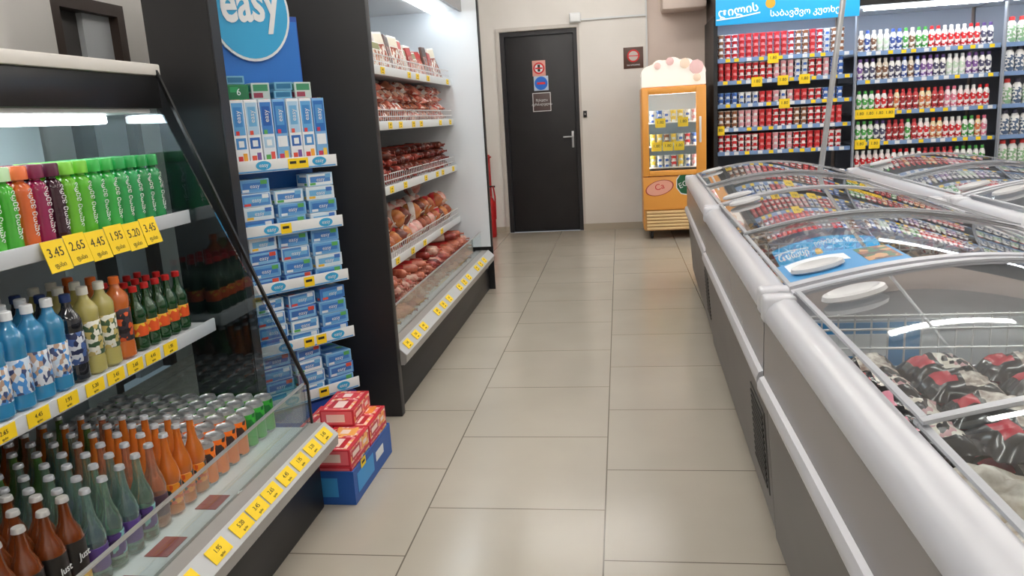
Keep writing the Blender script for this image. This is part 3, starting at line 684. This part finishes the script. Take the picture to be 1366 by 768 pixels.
# ============================================================ CHEST FREEZERS
FRAME = mat((196, 196, 202), .3); FG = mat((176, 178, 184), .35, .1)
SIDE = mat((136, 131, 131), .26, .1)
LOW = mat((92, 88, 88), .4)
LINER = mat((205, 210, 216), .4)
LGL = glass((246, 250, 250), .09, 3.6)
AZ, AMP = .765, .092
def arch(X, x0, w): return AZ + AMP * math.sin(math.pi * min(1, max(0, (X - x0) / w)))
def freezer(x0, y0, y1, label, ym=None):
    w = 1.12; x1 = x0 + w
    u = Unit('chest_freezer', label, 'freezer', ((x0 + x1) / 2, (y0 + y1) / 2, 0), 'island chest freezers')
    pts = [(x0 + .04, .06), (x1 - .04, .06), (x1 - .01, .45), (x1, .5), (x1, .715), (x1 - .06, .715), (x1 - .065, .48), (x0 + .065, .48), (x0 + .06, .715), (x0, .715), (x0, .5), (x0 + .01, .45)]
    u.part('body', MB(SIDE, LOW, LINER).prism(pts, y0 + .004, y1 - .004, 'Y', 0, [1, 1, 0, 0, 0, 2, 2, 2, 0, 0, 0, 1]).box(x0 + .066, x1 - .066, y0 + .004, y0 + .05, .481, .715, 2).box(x0 + .066, x1 - .066, y1 - .05, y1 - .004, .481, .715, 2))
    for s in (0, 1):
        X = x0 if s == 0 else x1; k = -1 if s == 0 else 1
        u.part('side_bumper', MB(FRAME).prism([(X, .495), (X + .012 * k, .499), (X + .018 * k, .515), (X + .018 * k, .53), (X + .012 * k, .545), (X, .55)], y0 + .004, y1 - .004))
    for fy in (y0 + .35, y1 - .35):
        for fx in (x0 + .12, x1 - .12): u.part('foot', MB(BLACK).lathe([(0, 0), (.025, 0), (.025, .058), (0, .058)], 12, (fx, fy, .001)))
    mb = MB(mat((76, 73, 72), .5), mat((40, 38, 38), .5))
    mb.prism([(x0 + .0315, .14), (x0 + .035, .14), (x0 + .014, .40), (x0 + .0105, .40)], y0 + .06, y0 + .34)
    for k in range(12):
        z = .155 + k * .02; xx = x0 + .0315 - (z - .14) * .081
        mb.box(xx - .004, xx + .004, y0 + .08, y0 + .32, z, z + .009, 1, 0)
    u.part('vent_grille', mb)
    mb = MB(FRAME)
    for s in (0, 1):
        k = 1 if s == 0 else -1; X = x0 if s == 0 else x1
        mb.prism([(X - .006 * k, .716), (X + .062 * k, .716), (X + .066 * k, AZ + .012), (X + .04 * k, AZ + .014), (X + .014 * k, AZ + .004), (X - .002 * k, AZ - .012), (X - .009 * k, AZ - .03)], y0 + .002, y1 - .002)
    n = 20
    for (a, b) in ((y0 + .002, y0 + .038), (y1 - .038, y1 - .002)):
        top_ = [(x0 + .0665 + (w - .133) * i / n, arch(x0 + .0665 + (w - .133) * i / n, x0, w) + .008) for i in range(n + 1)]
        mb.prism(top_ + [(x1 - .0665, .7161), (x0 + .0665, .7161)], a, b)
    u.part('rim', mb)
    for (a, b) in ((y0, y0 + .06), (y1 - .06, y1)):
        for X0, X1 in ((x0 - .012, x0 + .075), (x1 - .075, x1 + .012)):
            u.part('corner_cap', MB(mat((212, 212, 218), .3)).box(X0, X1, a + .001, b - .001, .71, AZ + .02, 0, .012, 3))
    ym = ym or (y0 + y1) / 2
    for li, (a, b, off) in enumerate(((y0 + .045, ym + .02, .0), (ym - .02, y1 - .045, .012))):
        def gp(uu, vv, a=a, b=b, off=off):
            X = x0 + .068 + (w - .136) * uu
            return (X, a + (b - a) * vv, arch(X, x0, w) + off - .004)
        g = u.part('sliding_lid', MB(LGL).sheet(gp, 24, 1), label='curved sliding glass lid')
        mb = MB(FG)
        for (c, e) in ((a, a + .018), (b - .018, b)):
            mb.sheet(lambda uu, vv, c=c, e=e: (x0 + .068 + (w - .136) * uu, c + (e - c) * vv, arch(x0 + .068 + (w - .136) * uu, x0, w) + off + .003), 24, 1, .006)
        for (c, e) in ((.001, .012), (.988, .999)):
            mb.sheet(lambda uu, vv, c=c, e=e: (x0 + .068 + (w - .136) * (c + (e - c) * uu), a + .0185 + (b - a - .037) * vv, arch(x0 + .068 + (w - .136) * (c + (e - c) * uu), x0, w) + off + .003), 2, 1, .006)
        u.part('lid_frame', mb, parent=g)
        hy = a + .1 if li == 0 else b - .17
        hx = x0 + .17
        zc = arch(hx, x0, w) + off + .001
        tilt = math.atan(AMP * math.pi / w * math.cos(math.pi * .17 / w))
        M = T(hx, hy, zc) @ Matrix.Rotation(-tilt, 4, 'Y')
        hb = MB(mat((206, 206, 208), .35)).lathe([(0, .0), (.066, .0), (.076, .006), (.072, .016), (.06, .02), (.05, .012), (.02, .006), (0, .006)], 28, M=M, sx=1, sy=.6)
        u.part('lid_handle', hb, parent=g)
    return u
XA, XB, XC = .375, .402, .465
fa = freezer(XA, .36, 2.12, 'grey island chest freezer with curved glass lids, bags inside', 1.2)
fb = freezer(XB, 2.145, 4.07, 'grey island chest freezer with blue poster on its glass')
fc = freezer(XC, 4.10, 6.1, 'grey island chest freezer at the end of the row')
XB2, XC2 = 1.58, 1.635
fb2 = freezer(XB2, 2.145, 4.07, 'grey island chest freezer in the second row')
fc2 = freezer(XC2, 4.10, 6.1, 'grey island chest freezer in the second row')
for f, a in ((fb, -.022), (fb2, -.022), (fc, -.032), (fc2, -.032)): f.o.rotation_euler = (0, 0, a)
def divider(f, x0, y):
    mb = MB(WIRE)
    for zz in (.56, .61, .66, .71, .745): mb.tube([(x0 + .08, y, zz), (x0 + 1.04, y, zz)], .0036, 6)
    for k in range(25): mb.tube([(x0 + .08 + k * .04, y, .49), (x0 + .08 + k * .04, y, .75)], .0026, 5)
    f.part('wire_divider', mb)
divider(fa, XA, 2.0); divider(fb, XB, 3.1)
PBM = mat((70, 150, 208), .4)
fa.part('blue_poster', MB(PBM, WHITE).box(XA + .09, XA + .38, 2.064, 2.068, .55, .71).box(XA + .13, XA + .3, 2.0625, 2.0638, .62, .68, 1))
fb.part('poster_sheet', MB(PBM, mat((240, 245, 250), .4), pat([(150, 90, 60), (60, 110, 70), (200, 150, 100), (90, 60, 50)], 40)).sheet(lambda a, b: (lambda X: (X, 2.215 + (.27 - .1 * abs(a - .5)) * b, arch(X, XB, 1.12) + .0005))(XB + .08 + .32 * a), 12, 6, .002).sheet(lambda a, b: (lambda X: (X, 2.36 + .09 * b - .03 * (2 * a - 1) ** 2, arch(X, XB, 1.12) + .0014))(XB + .1 + .17 * a), 8, 4, mi=1).sheet(lambda a, b: (lambda X: (X, 2.26 + .18 * b, arch(X, XB, 1.12) + .0014))(XB + .3 + .09 * a), 4, 4, mi=2), label='blue printed poster under the lid handle')

BLK = mat((24, 22, 26), .22, coat=.5)
DUMP = []
for i in range(4):
    win = noisy((230, 224, 214), (150, 130, 122), 55 + 7 * i, .25) if i % 2 == 0 else pat([(232, 226, 216), (40, 34, 38), (220, 212, 200), (205, 160, 165), (235, 230, 222)], 80, .25, i)
    rd = mat((185, 34, 56), .25) if i != 1 else mat((215, 140, 160), .25)
    def bd(a, b, i=i):
        if .42 < a < .9 and .14 < b < .86: return 1 if (a + .2 * b) < .95 else 0
        if .14 < a < .34 and .25 < b < .75: return 2
        return 0
    DUMP.append([('frozen_bag', pillow(.16, .118, .065, [BLK, win, rd], 20 + i, bd))])
PALE = [[('frozen_bag', pillow(.23, .17, .095, noisy(a, b, 34, .25), 30 + i))] for i, (a, b) in enumerate([((172, 158, 142), (220, 214, 206)), ((190, 180, 168), (226, 222, 216)), ((160, 138, 118), (210, 198, 186)), ((205, 202, 200), (172, 164, 158))])]
DARK = [[('frozen_bag', pillow(.23, .165, .115, pat(c, 48, .28, i + 4), 40 + i))] for i, c in enumerate([
    [(90, 64, 50), (140, 108, 82), (66, 52, 44), (160, 60, 52), (200, 190, 176)], [(140, 108, 80), (84, 62, 50), (200, 190, 175), (60, 50, 44)], [(150, 44, 46), (80, 58, 52), (124, 92, 70), (215, 208, 198)], [(70, 96, 140), (104, 80, 64), (70, 54, 46), (200, 160, 100)]])]
def fill(x0, ya, yb, protos_, lb, layers, sx, sy, dz, nx, slant=0, base=.485):
    ny = int((yb - ya) / sy)
    for lay in range(layers):
        for j in range(ny):
            for i in range(nx):
                tl = lay == layers - 1
                k = .14 if tl else .03
                y = ya + sy / 2 + j * sy
                spawn('frozen_bag', protos_[R.randrange(len(protos_))], (x0 + .075 + sx / 2 + i * sx + R.uniform(-.004, .004) + slant * (y - (ya + yb) / 2), y + R.uniform(-.004, .004), base + lay * dz + (.008 if lay else 0)), lb, 'frozen food bag', 'frozen food bags in the chest freezers', (R.uniform(-k, k), R.uniform(-k, k), R.uniform(-.14, .14)))
fill(XA, .42, 1.32, PALE, 'pale clear bag of frozen food in freezer', 2, .242, .178, .1, 4)
fill(XA, 1.33, 1.97, DUMP, 'black and red bag of frozen dumplings in freezer', 3, .162, .128, .075, 6)
fill(XB, 2.22, 4.0, DARK, 'brown and red printed frozen food bag in freezer', 2, .24, .176, .1, 4, .022)
fill(XC, 4.17, 6.03, DARK, 'brown and red printed frozen food bag in freezer', 1, .24, .182, .1, 4, .032)
FC = [carton(.2, .15, .06, b_, [(.05, .95, .1, .9, c1), (.15, .6, .3, .75, c2), (.65, .9, .2, .5, c3)]) for b_, c1, c2, c3 in (((230, 230, 232), (90, 70, 60), (200, 160, 110), (180, 50, 50)), ((70, 100, 150), (90, 130, 180), (230, 225, 215), (200, 160, 100)), ((150, 50, 48), (130, 44, 44), (225, 215, 200), (70, 60, 56)))]
FC = [[('frozen_carton', p[0][1]), p[1]] for p in FC]
for (x0, ya, sl) in ((XB2, 2.3, .022), (XC2, 4.27, .032)):
    for lay in range(2):
        for j in range(9):
            for i in range(4):
                y = ya + j * .19
                spawn('frozen_carton', FC[R.randrange(3)], (x0 + .2 + i * .24 + sl * (y - ya - .85), y, .483 + lay * .062), 'printed cardboard carton of frozen food in freezer', 'carton', 'frozen cartons in the second row freezers', (0, 0, R.uniform(-.06, .06)))

u = Unit('metal_post', 'slim leaning grey metal post behind the freezers', 'post', (1.431, 6.25, 0))
u.part('post_shaft', MB(SILVER).tube([(1.431, 6.25, .012), (1.754, 6.25, 3.19)], .021, 10))
u.part('post_foot', MB(GREYP).box(1.38, 1.48, 6.2, 6.3, 0, .012, 0, .003))

# ============================================================ DAIRY WALL
TUBE2 = mat((240, 248, 255), .5, em=26)
def bay(x0, x1, zs, label, leftp=False):
    u = Unit('open_refrigerator', label, 'refrigerator', ((x0 + x1) / 2, 8.4, 0), 'dairy refrigerator bays')
    u.part('base', MB(BLACK).box(x0, x1, 8.0, 8.77, 0, .3, 0, .004))
    u.part('bumper', MB(GREYP).box(x0, x1, 7.95, 7.999, .24, .32, 0, .008))
    u.part('back_panel', MB(mat((130, 136, 150), .4)).box(x0 + .02, x1 - .02, 8.74, 8.77, .3, 2.1))
    u.part('canopy', MB(BLACKG, OFFW).box(x0, x1, 8.0, 8.77, 2.12, 2.5, 0).box(x0 + .02, x1 - .02, 8.03, 8.73, 2.1, 2.119, 1))
    u.part('light_tube', MB(TUBE2).box(x0 + .05, x1 - .05, 8.0, 8.05, 2.075, 2.099, 0, .005), label='glowing tube under canopy')
    if leftp: u.part('end_panel', MB(BLACK).box(x0 - .018, x0 + .019, 7.98, 8.78, .3, 2.12))
    u.part('mullion', MB(mat((150, 156, 166), .4)).box(x1 - .014, x1 - .001, 8.0, 8.05, .32, 2.07))
    for z in zs:
        s = u.part('shelf', MB(mat((150, 156, 168), .4)).box(x0 + .021, x1 - .02, 8.07, 8.735, z - .018, z))
        u.part('shelf_rail', MB(mat((125, 155, 200), .35)).box(x0 + .021, x1 - .02, 8.06, 8.069, z - .03, z + .01), parent=s)
    return u
Z1 = [1.72, 1.51, 1.29, 1.06, .83, .6]
Z2 = [1.70, 1.44, 1.145, .86, .58]
bay(.93, 2.23, Z1, 'open dairy refrigerator bay with blue header sign', True)
bay(2.232, 3.53, Z2, 'open dairy refrigerator bay full of drinking yogurt bottles')
bay(3.532, 4.83, Z2, 'open dairy refrigerator bay with white bottles')
u = Unit('header_sign', 'light blue header sign with white lettering above dairy bay', 'sign', (1.58, 7.97, 2.04))
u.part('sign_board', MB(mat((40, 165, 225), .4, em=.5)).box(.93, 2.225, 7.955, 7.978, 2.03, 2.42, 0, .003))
x1_, z1_ = px(985, 14, 7.95); x2_, z2_ = px(1074, 15, 7.95); x3_, z3_ = px(1028, 4, 7.95)
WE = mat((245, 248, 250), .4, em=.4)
u.part('sign_lettering', text_mesh('დილის', .1, WE, T(x1_, 7.953, z1_) @ RX @ Matrix.Rotation(.1, 4, 'Z'), .001, bold=.002))
u.part('sign_lettering', text_mesh('საბავშვო კუთხე', .075, WE, T(x2_, 7.953, z2_) @ RX, .001, bold=.001))
u.part('sign_underline', MB(WE).tube([(x1_ - .2, 7.953, z1_ - .075), (x1_, 7.953, z1_ - .06), (x1_ + .2, 7.953, z1_ - .03)], .006, 6))
u.part('sign_picture', MB(mat((245, 190, 60), .5), mat((230, 110, 60), .5)).lathe([(0, 0), (.045, 0), (.045, .002), (0, .002)], 18, M=T(x3_, 7.954, z3_) @ RX))

def cup(c1, c2, lid):
    return [('yogurt_cup', MB(pat([c1, c2, c1, (240, 240, 240)], 46), mat(lid, .3)).lathe([(0, 0, 0), (.024, 0, 0), (.029, .05, 1), (.032, .052, 1), (.032, .056, 1), (0, .057, 1)], 12).done())]
def ybot(c1, c2, cap, h_=.205, r=.027):
    k = r / .027
    return [('yogurt_bottle', MB(mat(c1, .35), pat([c2, (240, 240, 240), c1, c2], 60), mat(cap, .4)).lathe([(0, 0, 0), (.024 * k, 0, 0), (r, .01, 1), (r, h_ * .5, 1), (.0265 * k, h_ * .66, 0), (.024 * k, h_ * .74, 0), (.014 * k, h_ * .84, 2), (.016 * k, h_ * .85, 2), (.016 * k, h_ * .98, 2), (0, h_, 2)], 12).done())]
W_, RD, BL, GN = (240, 240, 240), (210, 40, 48), (70, 110, 190), (80, 165, 80)
C = {'rw': cup(RD, W_, W_), 'wr': cup(W_, RD, RD), 'rr': cup((214, 50, 56), (236, 150, 150), (226, 70, 76)), 'wb': cup(W_, BL, W_), 'pk': cup((238, 170, 178), W_, (235, 200, 205)), 'br': cup((150, 96, 66), W_, (225, 212, 198)), 'bl': cup(BL, W_, (120, 165, 225)), 'yl': cup((240, 205, 80), W_, (250, 220, 90))}
B = {'wg': ybot(W_, GN, GN), 'wr': ybot(W_, RD, RD), 'rw': ybot((238, 225, 225), RD, W_), 'wk': ybot(W_, (80, 80, 110), (90, 70, 130)), 'bw': ybot((225, 230, 240), (60, 85, 160), (70, 100, 190)), 'ww': ybot((240, 240, 240), (205, 225, 205), (225, 230, 235)), 'rb': ybot((200, 70, 74), (150, 40, 46), (190, 50, 60)), 'yg': ybot((235, 220, 180), (215, 120, 80), (235, 100, 70)), 'br': ybot((225, 215, 200), (125, 88, 70), (230, 225, 220)), 'pu': ybot((235, 228, 240), (130, 90, 160), (120, 80, 150)), 'pi': ybot((245, 228, 232), (225, 130, 155), (230, 120, 150)),
     'WW': ybot((240, 240, 240), (150, 190, 150), (210, 60, 60), .24, .042), 'WK': ybot((240, 240, 240), (90, 110, 140), (60, 60, 80), .24, .042)}
NM = {'rw': 'red', 'wr': 'white and red', 'rr': 'red', 'wb': 'white and blue', 'pk': 'pink', 'br': 'brown', 'bl': 'blue', 'yl': 'yellow', 'wg': 'white and green', 'wk': 'white and dark', 'bw': 'blue', 'ww': 'white', 'rb': 'dark red', 'yg': 'yellow and orange', 'WW': 'large white', 'WK': 'large white', 'pu': 'white and purple', 'pi': 'white and pink'}
def shelfrow(lib, what, nm_, cat, seq, x0, x1, z, pitch, stack=1, sh=.058, yy=8.105):
    n = int((x1 - x0) / pitch)
    for i in range(n):
        k = seq[int(i / n * len(seq))]
        if R.random() < .15: k = seq[R.randrange(len(seq))]
        for s in range(stack):
            spawn(nm_, lib[k], (x0 + pitch * (i + .5), yy, z + .001 + s * sh), '%s %s on the dairy shelf' % (NM[k], what), cat, 'dairy products on the wall refrigerator')
def cups(seq, z, st=2): shelfrow(C, 'yogurt cup', 'yogurt_cup', 'yogurt cup', seq, .96, 2.2, z, .0655, st)
cups(['rw', 'rr', 'rr', 'rr', 'br', 'wb', 'br'], 1.72, 4)
cups(['rr', 'rw', 'rw', 'pk', 'wb', 'rw', 'bl'], 1.51, 3)
cups(['bl', 'wb', 'bl', 'pk', 'rr', 'rw', 'bl'], 1.29, 2)
cups(['br', 'pk', 'rr', 'rw', 'br', 'rw', 'rr'], 1.06, 3)
cups(['rw', 'wr', 'rr', 'pk', 'rw', 'rr', 'wr'], .83, 3)
def bots(seq, z, a=2.26, b=3.5): shelfrow(B, 'drinking yogurt bottle', 'yogurt_bottle', 'bottle', seq, a, b, z, .057)
bots(['br', 'ww', 'bw', 'wg', 'wg', 'wr', 'rw', 'rw', 'wr', 'wk'], 1.70)
bots(['wk', 'br', 'wk', 'bw', 'pu', 'wk', 'ww', 'pu', 'wk'], 1.44)
bots(['wg', 'wr', 'rw', 'rb', 'yg', 'rb', 'pi', 'rw', 'wr'], 1.145)
bots(['wg', 'wk', 'rb', 'rb', 'rw', 'yg', 'rw', 'wg', 'pi'], .86)
bots(['rw', 'wr', 'rb', 'wg'], .58)
for z, s in ((1.70, ['WW', 'WK']), (1.44, ['WK', 'WW']), (1.145, ['WW', 'WK']), (.86, ['WK', 'WW']), (.58, ['WW'])): shelfrow(B, 'milk bottle', 'milk_bottle', 'bottle', s, 3.57, 4.2, z, .088, yy=8.12)
TAGF = MB(YEL).box(-.05, .05, -.001, .001, -.045, .045).done()
TAGT = text_mesh('1.80', .04, INK, T(0, -.0015, .005) @ RX, .0002)
TP = [('price_tag', TAGF), ('price_lettering', TAGT)]
for (pu, pv) in ((1032, 75), (1045, 107), (1074, 105), (1047, 137), (1148, 155), (1161, 153), (1174, 152), (1187, 151), (1148, 196), (1167, 194), (960, 157), (1010, 117)):
    x, z = px(pu, pv, 8.04)
    zz = min(Z1 if x < 2.23 else Z2, key=lambda q: abs(q - z))
    spawn('price_tag', TP, (x, 8.057, zz - .015), 'yellow paper price tag hanging on dairy shelf edge', 'price tag', 'price tags on the dairy shelves')
SMT = [('price_tag', MB(YEL, WHITE).box(-.022, .022, -.0005, .0005, -.016, .016).done())]
WMT = [('price_tag', MB(WHITE).box(-.022, .022, -.0005, .0005, -.016, .016).done())]
for (zs, a, b) in ((Z1, 1.0, 2.2), (Z2, 2.3, 3.5)):
    for z in zs[:5]:
        for i in range(12):
            x = a + (b - a) * (i + .5) / 12 + R.uniform(-.02, .02)
            spawn('price_tag', SMT if R.random() < .6 else WMT, (x, 8.0588, z - .010), 'small paper price tag on dairy shelf rail', 'price tag', 'price tags on the dairy shelves')

# ============================================================ ORANGE DISPLAY FRIDGE
OR = mat((240, 166, 74), .35)
CRM = mat((228, 240, 246), .5)
u = Unit('display_fridge', 'orange glass door display fridge with cloud shaped crown', 'fridge', (.53, 8.2, 0))
u.part('cabinet', MB(OR, CRM).box(.22, .2595, 7.99, 8.6, .1, 1.5, 0, .004).box(.8005, .84, 7.99, 8.6, .1, 1.5, 0, .004).box(.26, .80, 8.56, 8.6, .1, 1.5, 1).box(.26, .80, 7.99, 8.559, .1, .62, 0).box(.26, .80, 7.99, 8.559, 1.46, 1.5, 0).box(.2597, .263, 8.0, 8.559, .621, 1.459, 1).box(.797, .8003, 8.0, 8.559, .621, 1.459, 1))
u.part('lower_panel', MB(OR).box(.22, .84, 7.965, 7.989, .30, .63, 0, .006))
mb = MB(mat((238, 205, 150), .4), mat((190, 140, 80), .5)); mb.box(.23, .83, 7.972, 7.989, .09, .295, 1)
for k in range(6): mb.box(.25, .81, 7.955, 7.971, .1 + k * .033, .124 + k * .033, 0, .004)
u.part('vent_grille', mb)
def whl(mb, x, y): return mb.lathe([(0, -.015), (.04, -.015), (.045, 0), (.04, .015), (0, .015)], 16, M=T(x, y, .046) @ Matrix.Rotation(math.pi / 2, 4, 'Y')).box(x - .02, x + .02, y - .02, y + .02, .075, .099)
for (x, y) in ((.3, 8.03), (.76, 8.03), (.3, 8.45), (.76, 8.45)): u.part('wheel', whl(MB(BLACK), x, y))
dr = u.part('door', MB(OR, BLACK).box(.222, .285, 7.955, 7.988, .64, 1.49, 0, .006).box(.742, .838, 7.955, 7.988, .64, 1.49, 0, .006).box(.285, .742, 7.955, 7.988, 1.43, 1.49, 0, .004).box(.285, .742, 7.955, 7.988, .64, .69, 0, .004))
u.part('door_glass', MB(glass((250, 252, 250), .03, 5)).box(.286, .741, 7.966, 7.972, .691, 1.429), parent=dr)
u.part('door_handle', MB(WHITE).box(.77, .79, 7.925, 7.954, .95, 1.2, 0, .006), parent=dr)
for z in (.72, .93, 1.16): u.part('shelf', MB(WHITE).box(.264, .796, 8.01, 8.55, z - .012, z, 0, .002))
WARM = mat((236, 246, 255), .5, em=12)
u.part('interior_light', MB(WARM).box(.29, .77, 7.993, 8.02, 1.43, 1.455, 0, .004))
u.part('interior_light', MB(WARM).box(.2635, .275, 7.994, 8.008, .7, 1.42))
u.part('interior_light', MB(WARM).box(.785, .7965, 7.994, 8.008, .7, 1.42))
def bump(cx_, cz_, r, a0, a1, n=10):
    return [(cx_ + r * math.cos(math.radians(a0 + (a1 - a0) * i / n)), cz_ + r * math.sin(math.radians(a0 + (a1 - a0) * i / n))) for i in range(n + 1)]
pts = [(.225, 1.505), (.84, 1.505)] + bump(.77, 1.63, .07, -15, 70) + bump(.66, 1.68, .075, 30, 110) + bump(.53, 1.69, .085, 45, 135) + bump(.4, 1.68, .075, 70, 150) + bump(.295, 1.63, .07, 110, 195)
u.part('crown', MB(mat((250, 244, 236), .4, em=.3)).prism(pts, 8.0, 8.35))
for (x, z, r, c) in ((.75, 1.67, .07, (246, 206, 205)), (.64, 1.71, .05, (250, 226, 205)), (.5, 1.735, .04, (246, 206, 205)), (.755, 1.57, .04, (250, 226, 205)), (.38, 1.7, .035, (248, 214, 208))):
    u.part('crown_decoration', MB(mat(c, .5, em=.12)).lathe([(0, 0), (r * .92, 0), (r, .01), (0, .02)], 9, M=T(x, 7.998, z) @ RX))
M1 = T(.38, 7.964, .52) @ RX @ Matrix.Rotation(.25, 4, 'Z')
s = u.part('sticker', MB(mat((236, 170, 150), .4), mat((170, 60, 50), .4)).lathe([(0, 0, 0), (.15, 0, 1), (.15, .0006, 1), (.138, .0008, 0), (0, .0009, 0)], 24, M=M1, sx=.95, sy=.5))
u.part('sticker_lettering', text_mesh('Ca', .085, RED, T(.38, 7.9625, .53) @ RX @ Matrix.Rotation(.25, 4, 'Z'), .0004), parent=s)
s = u.part('sticker', MB(mat((30, 95, 60), .4), WHITE).lathe([(0, 0, 0), (.12, 0, 1), (.12, .0006, 1), (.11, .0008, 0), (0, .0009, 0)], 9, M=T(.64, 7.9645, .555) @ RX, sx=.85, sy=1))
u.part('sticker_lettering', text_mesh('ECO', .075, WHITE, T(.64, 7.963, .555) @ RX @ Matrix.Rotation(.4, 4, 'Z'), .0004), parent=s)
for z, ks in ((.72, ['yl', 'wb', 'wb', 'rw', 'yl', 'wb', 'pk']), (.93, ['yl', 'yl', 'br', 'yl', 'wb', 'rw', 'bl']), (1.16, ['wb', 'bl', 'wb', 'yl', 'yl', 'wb', 'pk'])):
    for i, k in enumerate(ks):
        for s_ in range(2):
            spawn('yogurt_cup', C[k], (.325 + i * .068, 8.06, z + .001 + s_ * .058), '%s dessert cup inside the orange fridge' % NM[k], 'yogurt cup', 'cups inside the orange fridge')
for (x, z) in ((.36, .945), (.47, .945), (.58, .945), (.62, 1.175), (.4, 1.175)):
    spawn('price_tag', TP, (x, 8.005, z - .02), 'yellow price tag on the orange fridge shelf', 'price tag', 'price tags in the orange fridge')

# ============================================================ camera
cam = bpy.data.cameras.new('camera'); co = bpy.data.objects.new('camera', cam); COL.objects.link(co)
F = 1040.0
fw = Vector((143, 234, -F)).normalized()
dd = F * F / (234 - 143 * .058)
up = Vector((-.058 * dd, dd, F)).normalized()
xr = fw.cross(up).normalized(); up = xr.cross(fw).normalized()
M = Matrix((xr, fw, up)).to_4x4()
M.translation = (0, 0, 1.28)
co.matrix_world = M
cam.sensor_width = 36; cam.lens = F * 36 / 1366; cam.clip_start = .02
SC.camera = co
w = bpy.data.worlds.new('world'); SC.world = w; w.use_nodes = True
w.node_tree.nodes['Background'].inputs[0].default_value = (.8, .85, .9, 1)
w.node_tree.nodes['Background'].inputs[1].default_value = .3
